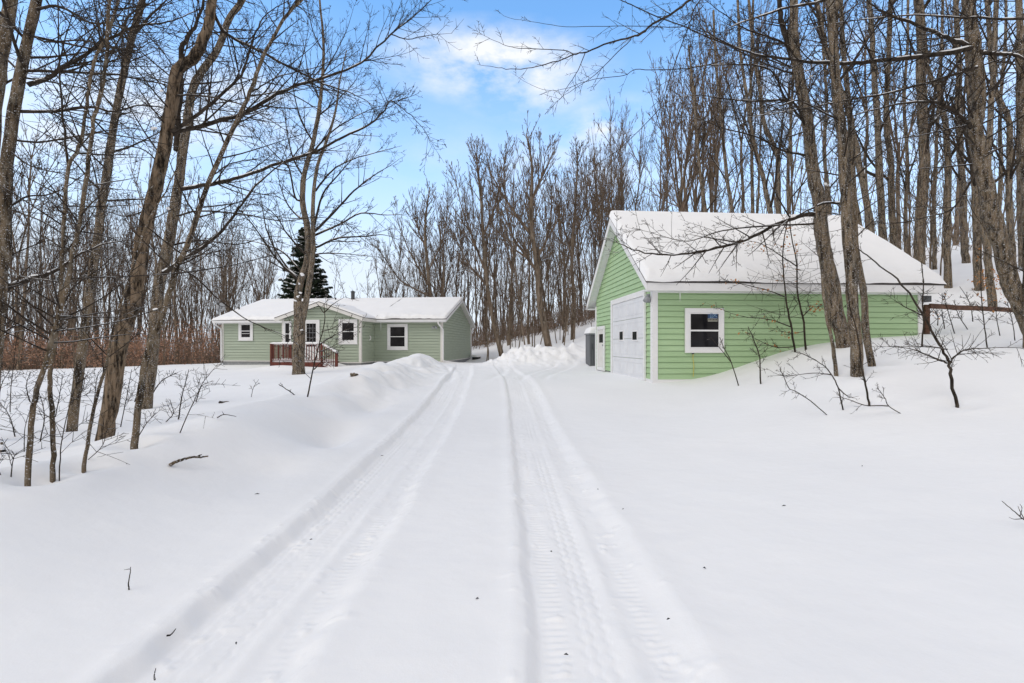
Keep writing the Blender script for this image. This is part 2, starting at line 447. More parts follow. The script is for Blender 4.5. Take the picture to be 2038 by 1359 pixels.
class Plant:
    def __init__(s, name, label, cat, base, group=None, trunkmat='bark', twigmat='twig'):
        s.loc = np.asarray(base, float); s.root = empty(name, tuple(s.loc)); tag(s.root, label, cat, group)
        s.trunk = Geo(); s.crown = Geo(); s.snow = Geo(); s.leaf = Geo(); s.tm = trunkmat; s.wm = twigmat
    def stem(s, px, Y, w0, w1, sides=12, geo=None, sub=4, dY=0.0, wob=.03, foot=True):
        """px: (px,py) or (px,py,Y) rows from the base up; widths in metres"""
        pts = [P(q[0], q[1], q[2] if len(q) > 2 else Y+dY*i/max(1, len(px)-1)) for i, q in enumerate(px)]
        p = spline(pts, sub); n = len(p)
        p[1:-1] += R.normal(0, wob*w0*.5, (n-2, 3))
        r = np.linspace(w0/2, w1/2, n)*(1+R.normal(0, .03, n))*p[:, 1]/np.hypot(p[:, 0], p[:, 1])
        if foot:
            p = np.vstack([p[0]-np.array([0, 0, .5])-.2*(p[1]-p[0]), p]); r = np.r_[r[0]*1.08, r]
            r[1] *= 1.06
        (geo or s.trunk).add(p, r, sides); return p, r
    def limb(s, px, Y, dY, w0, w1, n=14, L=.8, lv=2, ang=(30, 60), up=.12, kid=(4, .5), snow=0, sides=6, rmin=.002, sub=4, wob=.25, start=.12, flat=None, geo=None, leafn=0):
        rmin = max(rmin, .0004*min(Y, 14)); n = int(n*1.45); L = L*1.25
        pts = [P(q[0], q[1], q[2] if len(q) > 2 else Y+dY*i/max(1, len(px)-1)) for i, q in enumerate(px)]
        p = spline(pts, sub); k = len(p)
        p[1:-1] += R.normal(0, wob*w0*.25+.0015, (k-2, 3))
        r = np.linspace(w0/2, w1/2, k)
        (geo or s.crown).add(p, r, sides)
        if n: sprout(s.crown, p, r, n, L, ang, lv, up, .12, start, kid, rmin, flat)
        if snow: snowcap(s.snow, p, r, .55*snow)
        if leafn: leaves(s.leaf, p, leafn*2, .075)
        return p, r
    def done(s):
        if not s.trunk.empty(): link('trunk', s.trunk.mesh('trunk', s.loc), M[s.tm], s.root)
        if not s.crown.empty(): link('crown', s.crown.mesh('crown', s.loc), M[s.wm], s.root)
        if not s.snow.empty(): link('snow_cap', s.snow.mesh('snow_cap', s.loc), M['roofsnow'], s.root)
        if not s.leaf.empty(): link('dry_leaves', s.leaf.mesh('dry_leaves', s.loc, False), M['leaf'], s.root)
        return s.root

# ------------------------------------------------------------------ buildings
class Wall:
    """a wall plane of a building: axis 'y' faces -y or +y, 'x' faces -x or +x; u runs along it, o is how far a thing stands proud"""
    def __init__(s, ax, c, sg): s.ax = ax; s.c = c; s.sg = sg
    def box(s, mb, u0, u1, z0, z1, o0, o1):
        a, b_ = sorted((s.c+s.sg*o0, s.c+s.sg*o1))
        return mb.box(u0, u1, a, b_, z0, z1) if s.ax == 'y' else mb.box(a, b_, u0, u1, z0, z1)
    def pt(s, u, z, o):
        return (u, s.c+s.sg*o, z) if s.ax == 'y' else (s.c+s.sg*o, u, z)

def laps(wall, span, z0, z1, step, mb, proud=.022, gap=.012):
    """clapboards: each board leans out at its lower edge"""
    n = max(1, int(math.ceil((z1-z0)/step)))
    for k in range(n):
        a = z0+k*step; b_ = min(z1, a+step)
        ua, va = span(a); ub, vb = span(b_)
        if va-ua < .02: continue
        if vb-ub < .02: ub = vb = (ub+vb)/2
        j = rnd.uniform(-.0015, .0015)
        c = a+gap if b_-a > 2*gap else a
        mb.add([wall.pt(ua, c, proud+j), wall.pt(va, c, proud+j), wall.pt(vb, b_, .004), wall.pt(ub, b_, .004), wall.pt(ua, c, -.03), wall.pt(va, c, -.03),
                wall.pt(ua, a, -.03), wall.pt(va, a, -.03), wall.pt(ub, b_, -.03), wall.pt(vb, b_, -.03)],
               [(0, 1, 2, 3), (4, 5, 1, 0), (6, 7, 5, 4), (3, 2, 9, 8)])

def ring(wall, mb, u0, u1, z0, z1, w, o0, o1):
    wall.box(mb, u0, u1, z0, z0+w, o0, o1); wall.box(mb, u0, u1, z1-w, z1, o0, o1)
    wall.box(mb, u0, u0+w, z0+w, z1-w, o0, o1); wall.box(mb, u1-w, u1, z0+w, z1-w, o0, o1)

def window(root, wall, u0, u1, z0, z1, tw, mat, sash=.045, sill=True, label=None):
    wall = Wall(wall.ax, wall.c+wall.sg*.034, wall.sg)
    mb = MB(); ring(wall, mb, u0, u1, z0, z1, tw, .0, .042)
    if sill: wall.box(mb, u0-.03, u1+.03, z0-.035, z0-.002, .0, .06)
    fr = mb.build('window', mat, root)
    if label: tag(fr, label)
    a, b_, c, d = u0+tw, u1-tw, z0+tw, z1-tw; h = (c+d)/2
    sb = MB(); ring(wall, sb, a+.002, b_-.002, c+.002, d-.002, sash, .0, .034); wall.box(sb, a+sash, b_-sash, h-.022, h+.022, .0, .036)
    sb.build('sash', mat, fr)
    g1 = MB(); wall.box(g1, a+sash, b_-sash, c+sash, h-.022, .0, .022); g1.build('pane', M['glass'], fr)
    g2 = MB(); wall.box(g2, a+sash, b_-sash, h+.022, d-sash, .0, .027); g2.build('pane', M['glass'], fr)
    return fr

def roof_snow(root, A, B, C, D, th, nu, nv, seed, edge=.3, rough=.04, wander=.05, rake=(.12, .12), name='roof_snow'):
    A, B, C, D = (np.array(q, float) for q in (A, B, C, D))
    u = np.linspace(0, 1, nu); v = np.linspace(0, 1, nv)**1.35
    Uu, Vv = np.meshgrid(u, v)
    Pt = (A*(1-Uu[..., None])+B*Uu[..., None])*(1-Vv[..., None])+(D*(1-Uu[..., None])+C*Uu[..., None])*Vv[..., None]
    Lu = np.linalg.norm(B-A); Lv = np.linalg.norm(D-A); sl = unit(A-D)
    x = Uu*Lu; y = Vv*Lv
    wd = wander*(fbm(x*.9, x*0+2, seed, 4)*2)*np.exp(-y/.35)
    Pt = Pt+sl*wd[..., None]
    def rim(d, w): q = np.clip(d/w, 0, 1); return np.sqrt(np.clip(1-(1-q)**2, 0, 1))
    t = th*rim(y, edge)
    if rake[0]: t = t*rim(x, rake[0])
    if rake[1]: t = t*rim(Lu-x, rake[1])
    fade = np.clip((Lv-y)/.4, 0, 1)*np.clip(y/.08, 0, 1)
    t = t*(1+.35*fbm(x*.7, y*.7, seed+3, 3)*fade)+rough*fbm(x*3.2, y*3.2, seed+7, 3)*fade*np.exp(-y/.7)*1.6*(t > .01)
    Pt[..., 2] += np.maximum(t, 0)
    idx = np.arange(nu*nv).reshape(nv, nu)
    Q = np.c_[idx[:-1, :-1].ravel(), idx[:-1, 1:].ravel(), idx[1:, 1:].ravel(), idx[1:, :-1].ravel()]
    return link(name, mesh_np(name, Pt.reshape(-1, 3), Q), M['roofsnow'], root)

# ---- the sage house
HT = math.radians(-6); HO = (-4.336, 28.7)
HE = (math.cos(HT), math.sin(HT)); HD = (-math.sin(HT), math.cos(HT))
def hu(px, yl):
    k = (px-CX)/F; return (k*(HO[1]+yl*HD[1])-HO[0]-yl*HD[0])/(HE[0]-k*HE[1])
def hz(py, x, yl):
    return CZ-(py-CY)/F*(HO[1]+x*HE[1]+yl*HD[1])
def hw(x, y, z=0): return (HO[0]+x*HE[0]+y*HD[0], HO[1]+x*HE[1]+y*HD[1], z)

def build_house():
    H = empty('ranch_house', hw(0, 0, 0), HT)
    tag(H, 'low sage green ranch house with a white front gable and snowy roof beyond the bank', 'house')
    tr = M['cream']; W0, D0 = hu(443, 0), 9.0
    zb, ze = .45, 3.0
    yb = -2.0; xb0, xb1 = hu(563, yb), hu(718, yb); xm = (xb0+xb1)/2
    front = Wall('y', 0, -1); right = Wall('x', 0, 1); bfront = Wall('y', yb, -1); bright = Wall('x', xb1, 1); left = Wall('x', W0, -1); bleft = Wall('x', xb0, -1)
    rise = .343; ridge = 3.0+4.5*rise
    gab = lambda z: (0, D0) if z <= ze else ((z-ze)/rise, D0-(z-ze)/rise)
    bap = 3.93-.12; bhw = (xb1-xb0)/2; bze = 2.98; brise = (bap-bze)/bhw
    bg = lambda z: (xb0, xb1) if z <= bze else (xb0+(z-bze)/brise, xb1-(z-bze)/brise)
    mb = MB()
    laps(front, lambda z: (W0, xb0), zb, ze, .176, mb, .034, .024); laps(front, lambda z: (xb1, 0), zb, ze, .176, mb, .034, .024)
    laps(right, gab, zb, ridge-.02, .176, mb, .034, .024); laps(left, gab, zb, ridge-.02, .152, mb)
    laps(bfront, bg, zb, bap-.02, .176, mb, .034, .024); laps(bright, lambda z: (yb, 0), zb, bze, .176, mb, .034, .024); laps(bleft, lambda z: (yb, 0), zb, bze, .152, mb)
    laps(Wall('y', D0, 1), lambda z: (W0, 0), zb, ze, .152, mb)
    mb.build('siding', M['sage'], H)
    mb = MB().box(W0+.02, -.02, .02, D0-.02, -.9, zb).box(xb0+.02, xb1-.02, yb+.02, .02, -.9, zb)
    mb.build('foundation', M['concrete'], H)
    t = MB()
    for wl, u0, u1 in ((front, W0, xb0), (front, xb1+.03, 0), (right, .02, D0), (bfront, xb0, xb1), (bright, yb+.02, -.03)):
        wl.box(t, u0, u1, zb-.05, zb+.012, .0, .044)
    t.build('sill_board', tr, H)
    # corner boards
    def corner(x, y, sx, sy, z1):
        c = MB(); c.box(min(x, x-sx*.10), max(x, x-sx*.10), min(y+sy*.042, y), max(y+sy*.042, y), zb-.05, z1)
        c.box(min(x, x+sx*.042), max(x, x+sx*.042), min(y+sy*.042, y-sy*.10), max(y+sy*.042, y-sy*.10), zb-.05, z1)
        return c.build('corner_board', tr, H)
    corner(W0, 0, -1, -1, ze); corner(0, 0, 1, -1, ze); corner(0, D0, 1, 1, ze); corner(xb0, yb, -1, -1, bze)
    cb = corner(xb1, yb, 1, -1, bze-.03)
    for k, ch in enumerate('174'):
        cu = bpy.data.curves.new('digit', 'FONT'); cu.body = ch; cu.size = .16; cu.extrude = .006; cu.align_x = 'CENTER'
        tmp = bpy.data.objects.new('digit', cu); COL.objects.link(tmp); bpy.context.view_layer.update()
        me = bpy.data.meshes.new_from_object(tmp.evaluated_get(bpy.context.evaluated_depsgraph_get())); bpy.data.objects.remove(tmp)
        o = link('house_number', me, M['dark'], cb); o.rotation_euler = (math.pi/2, 0, 0); o.location = (xb1-.05, yb-.046, 2.58-.2*k)
    # roof
    ov = .42; g = .34; zo = ze+.06-ov*rise
    prof = lambda a: [(-ov, zo+a), (D0/2, zo+(D0/2+ov)*rise+a), (D0+ov, zo+a)]
    def shell(lo, hi, x0, x1, ext=0):
        p = prof(hi); q = prof(lo)
        if ext: p[0] = (p[0][0]-ext, p[0][1]-ext*rise); p[2] = (p[2][0]+ext, p[2][1]-ext*rise); q[0] = (q[0][0]-ext, q[0][1]-ext*rise); q[2] = (q[2][0]+ext, q[2][1]-ext*rise)
        return MB().prism([p[0], q[0], q[1], q[2], p[2], p[1]], 'x', x0, x1)
    rf = shell(.13, .16, W0-g-.02, g+.02, .03).build('roof', M['shingle'], H)
    shell(.0, .128, W0-g+.03, g-.03).build('roof_deck', tr, rf)
    for x0 in (W0-g, g-.028): shell(-.06, .128, x0, x0+.028).build('rake_board', M['trim'], rf)
    for q in ((W0-g, xb0-.3, -ov-.03, -ov), (xb1+.3, g, -ov-.03, -ov), (W0-g, g, D0+ov, D0+ov+.03)): MB().box(*q, zo-.06, zo+.12).build('fascia', M['trim'], rf)
    for a, b_ in ((W0-g+.03, xb0-.32), (xb1+.34, g-.02)):
        MB().prism([(-ov-.14, zo+.10), (-ov-.12, zo-.01), (-ov-.032, zo-.01), (-ov-.032, zo+.10), (-ov-.045, zo+.10), (-ov-.045, zo+.005), (-ov-.108, zo+.005), (-ov-.125, zo+.10)], 'x', a, b_).build('gutter', M['trim'], rf)
    s = MB().box(W0-g+.03, g-.03, -ov+.002, -.0, ze-.06, ze-.035)
    s.build('soffit', tr, rf)
    # front gable roof
    bo = .30; zbo = bze+.05-bo*brise
    bp = lambda a, e=0: [(xb0-bo-e, zbo+a-e*brise), (xm, zbo+a+(bhw+bo)*brise), (xb1+bo+e, zbo+a-e*brise)]
    def bshell(lo, hi, y0, y1, e=0):
        p = bp(hi, e); q = bp(lo, e); return MB().prism([q[0], q[1], q[2], p[2], p[1], p[0]], 'y', y0, y1)
    gr = bshell(.13, .16, yb-.36, 2.3, .03).build('gable_roof', M['shingle'], H)
    bshell(.0, .128, yb-.30, 1.9).build('roof_deck', tr, gr)
    bshell(-.07, .128, yb-.345, yb-.315).build('rake_board', M['cream'], gr)
    MB().box(xb1+bo-.02, xb1+bo+.012, yb-.31, -.45, zbo-.06, zbo+.12).box(xb1+.03, xb1+bo-.022, yb-.31, -.02, zbo-.06, zbo-.035).build('fascia', tr, gr)
    th = .16
    sn = [roof_snow(rf, (W0-g-.02, -ov-.06, zo+.155), (xb0-.25, -ov-.06, zo+.155), (xb0-.25, D0/2, prof(.16)[1][1]), (W0-g-.02, D0/2, prof(.16)[1][1]), th, 110, 40, 61, .22, .07, .07, (.12, 0)),
          roof_snow(rf, (xb0-.25, -ov-.06, zo+.155), (xb1+.3, -ov-.06, zo+.155), (xb1+.3, D0/2, prof(.16)[1][1]), (xb0-.25, D0/2, prof(.16)[1][1]), th, 90, 40, 62, .22, .05, .03, (0, 0)),
          roof_snow(rf, (xb1+.3, -ov-.08, zo+.155), (g+.02, -ov-.08, zo+.155), (g+.02, D0/2, prof(.16)[1][1]), (xb1+.3, D0/2, prof(.16)[1][1]), th, 110, 44, 63, .2, .10, .16, (0, .10)),
          roof_snow(rf, (g+.02, D0+ov, zo+.16), (W0-g-.02, D0+ov, zo+.16), (W0-g-.02, D0/2, prof(.16)[1][1]), (g+.02, D0/2, prof(.16)[1][1]), th, 60, 14, 64, .3, .05, .05)]
    b3 = bp(.165, .02)
    roof_snow(gr, (xb1+bo, 2.3, b3[2][1]), (xb1+bo, yb-.34, b3[2][1]), (xm, yb-.34, b3[1][1]), (xm, 2.3, b3[1][1]), .11, 60, 30, 65, .25, .03, .04, (0, .16))
    roof_snow(gr, (xb0-bo, yb-.34, b3[0][1]), (xb0-bo, 2.3, b3[0][1]), (xm, 2.3, b3[1][1]), (xm, yb-.34, b3[1][1]), .11, 60, 30, 66, .25, .03, .04, (.16, 0))
    # flue and vents
    fx = hu(706, D0/2); fz = prof(.16)[1][1]
    fl = MB().tube([(fx, D0/2-.3, fz-.2), (fx, D0/2-.3, fz+.55)], .13, 16).tube([(fx, D0/2-.3, fz+.55), (fx, D0/2-.3, fz+.58), (fx, D0/2-.3, fz+.66)], [.16, .18, .05], 16).build('flue_pipe', M['flue'], rf, smooth=False)
    for px, py, yl in ((668, 595, 4.1), (476, 618, 1.6)):
        vx = hu(px, yl); vz = zo+.16+(yl+ov)*rise
        MB().tube([(vx, yl, vz-.05), (vx, yl, vz+.30)], .05, 10).build('vent_pipe', M['dark'], rf)
    # windows and doors
    Wn = lambda wl, a, b_, t0, b0, yl: (hu(a, yl), hu(b_, yl), hz(b0, hu(a, yl), yl), hz(t0, hu(a, yl), yl))
    a = Wn(front, 476, 504.5, 640.5, 677, 0); window(H, front, *a, .15, M['trim'])
    for q in (.30, .80): bl = MB(); Wall('y', -.034, -1).box(bl, a[0]+.22, a[1]-.22, a[2]+(a[3]-a[2])*q+.06, a[2]+(a[3]-a[2])*q+.085, .0, .03); bl.build('window_blind', M['trim'], H)
    a = Wn(front, 771.5, 812, 644.5, 695.5, 0); window(H, front, *a, .15, M['trim'])
    a = Wn(bfront, 675, 712, 635.5, 684, yb); window(H, bfront, *a, .17, M['trim'])
    a = Wn(bfront, 565, 581, 639, 690, yb); window(H, bfront, *a, .10, M['trim'], .03, False)
    # door
    bfront = Wall('y', yb-.034, -1)
    d0, d1 = hu(604, yb), hu(637, yb); dz0, dz1 = .62, hz(636.5, d0, yb)
    m_ = MB(); ring(bfront, m_, d0, d1, dz0, dz1, .12, 0, .045); df = m_.build('front_door', M['trim'], H)
    m_ = MB(); ring(bfront, m_, d0+.122, d1-.122, dz0+.122, dz1-.122, .10, 0, .034); bfront.box(m_, d0+.222, d1-.222, dz0+.222, dz0+.75, 0, .028); m_.build('storm_door', M['trim'], df)
    m_ = MB(); bfront.box(m_, d0+.222, d1-.222, dz0+.752, dz1-.222, 0, .02); m_.build('pane', M['glass'], df)
    m_ = MB()
    for k in range(1, 5): z = dz0+.752+k*(dz1-dz0-.974)/5; bfront.box(m_, d0+.222, d1-.222, z-.008, z+.008, .0, .024)
    for k in (1, 2): u = d0+.222+k*(d1-d0-.444)/3; bfront.box(m_, u-.007, u+.007, dz0+.752, dz1-.222, .0, .023)
    m_.build('muntin', M['metal'], df)
    MB().tube([(d1-.17, yb-.04, 1.62), (d1-.17, yb-.09, 1.62), (d1-.17, yb-.09, 1.48), (d1-.17, yb-.04, 1.48)], .012, 6).build('handle', M['metal'], df)
    # downspouts
    def spout(pts, r=.05): MB().tube(pts, r, 8).build('downspout', M['trim'], H, smooth=True)
    spout([(W0-.16, -ov-.08, zo), (W0-.16, -ov-.08, zo-.12), (W0-.02, -.09, zo-.42), (W0-.02, -.09, zo-.6), (W0-.02, -.09, .5), (W0-.02, -.10, .25), (W0-.5, -.16, .03)])
    spout([(-.12, -ov-.08, zo), (-.12, -ov-.08, zo-.12), (.07, -.06, zo-.5), (.07, -.06, zo-.75), (.07, -.06, .62), (.10, -.10, .48), (1.0, .25, .33)])
    spout([(.2, D0+.10, zo), (.07, D0-.02, zo-.5), (.07, D0-.02, .4)], .045)
    # flood light on the front wall by the corner
    fxl = -.42
    s = MB().tube([(fxl, 0, 2.62), (fxl, -.08, 2.62)], .06, 12).build('security_light', M['metal'], H)
    for dx in (-.09, .09): MB().tube([(fxl+dx*.5, -.08, 2.62), (fxl+dx, -.15, 2.58), (fxl+dx*1.25, -.26, 2.53)], [.03, .05, .075], 12).build('lamp_head', M['metal'], s)
    # white hose hook on the side of the front wing
    yk = -.75
    MB().tube([(xb1+.02, yk-.05, hz(668, xb1, yk)), (xb1+.07, yk+.02, hz(670, xb1, yk)), (xb1+.07, yk+.02, hz(674, xb1, yk)), (xb1+.02, yk-.06, hz(677, xb1, yk))], .03, 6).build('hose_hook', M['trim'], H)
    # buried well cover / vent box under snow at the back corner
    MB().tube([(hu(758, -.2), -.2, 2.86), (hu(758, -.2), -.2, 2.35)], [.02, .004], 6).build('icicle', M['roofsnow'], H)
    return xb0, xb1, yb
HB = build_house()

def build_deck():
    xb0, xb1, yb = HB
    y1 = yb-.03; y0 = y1-1.95
    x0, x1 = hu(537, y0), hu(641, y0)
    ox, oy = (x0+x1)/2, (y0+y1)/2
    D = empty('wooden_deck', hw(ox, oy, 0), HT)
    tag(D, 'red brown wooden deck with snow capped railing at the front door', 'deck')
    x0, x1, y0, y1 = x0-ox, x1-ox, y0-oy, y1-oy
    fz, tz = .52, 1.50
    dk = M['deck']
    p = MB()
    for k in range(14):
        a = y0+k*(y1-y0)/14; p.box(x0, x1, a+.006, a+(y1-y0)/14-.006, fz-.04, fz)
    p.build('floor_boards', dk, D)
    MB().box(x0+.01, x1-.01, y0+.0, y0+.04, fz-.26, fz-.045).box(x1-.05, x1-.012, y0+.042, y1, fz-.26, fz-.045).box(x0+.012, x0+.05, y0+.042, y1, fz-.26, fz-.045).build('skirt_board', dk, D)
    MB().box(x0+.12, x1-.12, y0+.10, y1, -.6, fz-.27).build('underdeck_block', M['dark'], D)  # solid dark block set in below the deck floor
    def post(x, y, z0, z1): return MB().box(x-.05, x+.05, y-.05, y+.05, z0, z1).build('post', dk, D, .008)
    def rail(a, b_, z, w=.045, h=.05, nm='rail'):
        v = Vector(b_)-Vector(a); n = Vector((-v.y, v.x)).normalized()*w
        za, zb = (z, z) if not isinstance(z, tuple) else z
        q = MB().add([(a[0]+n.x, a[1]+n.y, za), (a[0]-n.x, a[1]-n.y, za), (b_[0]-n.x, b_[1]-n.y, zb), (b_[0]+n.x, b_[1]+n.y, zb),
                      (a[0]+n.x, a[1]+n.y, za+h), (a[0]-n.x, a[1]-n.y, za+h), (b_[0]-n.x, b_[1]-n.y, zb+h), (b_[0]+n.x, b_[1]+n.y, zb+h)],
                     [(0, 1, 2, 3), (4, 7, 6, 5), (0, 4, 5, 1), (1, 5, 6, 2), (2, 6, 7, 3), (3, 7, 4, 0)])
        o = q.build(nm, dk, D)
        m_ = MB(); K = 14
        for e in ((-1, 1)): pass
        pts = []; rr = []
        for k in range(K+1):
            f = k/K; pts.append((a[0]+(b_[0]-a[0])*f, a[1]+(b_[1]-a[1])*f, za+(zb-za)*f+h+.012+rnd.uniform(-.008, .008))); rr.append((w*1.15 if 0 < k < K else w*.5)*(.85 if nm != 'rail' else 1)+rnd.uniform(-.006, .006))
        m_.tube(pts, rr, 8).build('snow_cap', M['roofsnow'], o, smooth=True)
    def run(a, b_, n, z0, z1, slope=0.0):
        for k in range(n):
            f = (k+.5)/n; x = a[0]+(b_[0]-a[0])*f; y = a[1]+(b_[1]-a[1])*f
            MB().box(x-.019, x+.019, y-.019, y+.019, z0-slope*f, z1-slope*f).build('baluster', dk, D)
    c = ((x0, y0), (x1, y0), (x1, y1), (x0, y1))
    for q in ((x0+.05, y0+.05), (x1-.05, y0+.05), (x0+.05, y1-.06)): post(*q, fz-.25, tz-.002)
    # front rail full width, left side rail; the right side opens onto the stairs
    rail((x0, y0+.05), (x1, y0+.05), tz, .065, .035); rail((x0+.1, y0+.05), (x1-.1, y0+.05), fz+.10, .02, .04, 'lower_rail')
    run((x0+.1, y0+.05), (x1-.1, y0+.05), 19, fz+.14, tz-.002)
    rail((x0+.05, y0+.12), (x0+.05, y1), tz, .065, .034); rail((x0+.05, y0+.1), (x0+.05, y1), fz+.10, .02, .04, 'lower_rail')
    run((x0+.05, y0+.1), (x0+.05, y1), 12, fz+.14, tz-.002)
    # stairs to the right
    sx = x1+.82
    st = MB()
    for k in range(3): st.box(x1+.005+.27*k, x1+.275+.27*k, y0+.06, y1-.5, -.25, fz-.17*(k+1)+.03)
    st.build('stairs', dk, D)
    roof_snow(D, (x1, y0+.05, .02+.33), (sx, y0+.05, -.08+.2), (sx, y1-.5, -.08+.2), (x1, y1-.5, .02+.33), .14, 14, 14, 71, .1, .02, .0, (.1, .1), 'snow_cover')
    roof_snow(D, (x0+.02, y0+.09, fz), (x1, y0+.09, fz), (x1, y1, fz), (x0+.02, y1, fz), .12, 30, 20, 72, .1, .02, .0, (.1, .1), 'snow_cover')
    post(sx, y0+.05, -.35, 1.02)
    rail((x1-.02, y0+.05), (sx+.08, y0+.05), (tz-.02, .98), .06, .035)
    rail((x1, y0+.05), (sx, y0+.05), (fz+.10, .02), .02, .04, 'lower_rail')
    run((x1+.06, y0+.05), (sx-.02, y0+.05), 6, fz+.10, tz-.08, .42)
build_deck()

def build_dish():
    xl = hu(440, 1.3); z = 3.55
    d = empty('satellite_dish', hw(xl, 1.3, 3.3), HT); tag(d, 'grey satellite dish on the left roof edge of the sage house', 'satellite dish')
    m_ = MB(); N_ = 20; ringv = []
    nrm = Vector((.35, -1, .35)).normalized(); u = nrm.cross(Vector((0, 0, 1))).normalized(); w = nrm.cross(u)
    c = Vector((0, -.05, .75)); vs = []; fs = []
    for s_, off in ((0, 0), (.02, 1)):
        for r in (0, .5, 1.0):
            for k in range(N_):
                a = 2*math.pi*k/N_
                vs.append(c+(u*math.cos(a)*.30+w*math.sin(a)*.34)*max(r, .02)+nrm*(.09*r*r-.09-s_))
    for g in (0, 3*N_):
        for i in range(2):
            for k in range(N_): fs.append((g+i*N_+k, g+i*N_+(k+1) % N_, g+(i+1)*N_+(k+1) % N_, g+(i+1)*N_+k))
    for k in range(N_): fs.append((2*N_+k, 2*N_+(k+1) % N_, 5*N_+(k+1) % N_, 5*N_+k))
    m_.add(vs, fs).build('dish', M['metal'], d, smooth=True)
    MB().tube([(0, .1, -.25), (0, .1, .45), (0, .0, .72)], .025, 8).tube([(-.3, .3, -.2), (0, .1, .3)], .014, 6).build('mast', M['flue'], d)
    e = c+nrm*.42-w*.12
    MB().tube([c+Vector((0, 0, -.32)), e], .013, 6).tube([e, e-nrm*.12], .045, 10).build('feed_arm', M['flue'], d)
build_dish()

# ---- the bright green garage
GT = math.radians(4.1); GO = (3.79, 12.4)
GE = (math.cos(GT), math.sin(GT)); GD = (-math.sin(GT), math.cos(GT))
def gw(x, y, z=0): return (GO[0]+x*GE[0]+y*GD[0], GO[1]+x*GE[1]+y*GD[1], z)
def gux(px, yl=0.0):
    k = (px-CX)/F; return (k*(GO[1]+yl*GD[1])-GO[0]-yl*GD[0])/(GE[0]-k*GE[1])
def guy(px, xl=0.0):
    k = (px-CX)/F; return (k*(GO[1]+xl*GE[1])-GO[0]-xl*GE[0])/(GD[0]-k*GD[1])
def gzz(py, x, y): return CZ-(py-CY)/F*(GO[1]+x*GE[1]+y*GD[1])

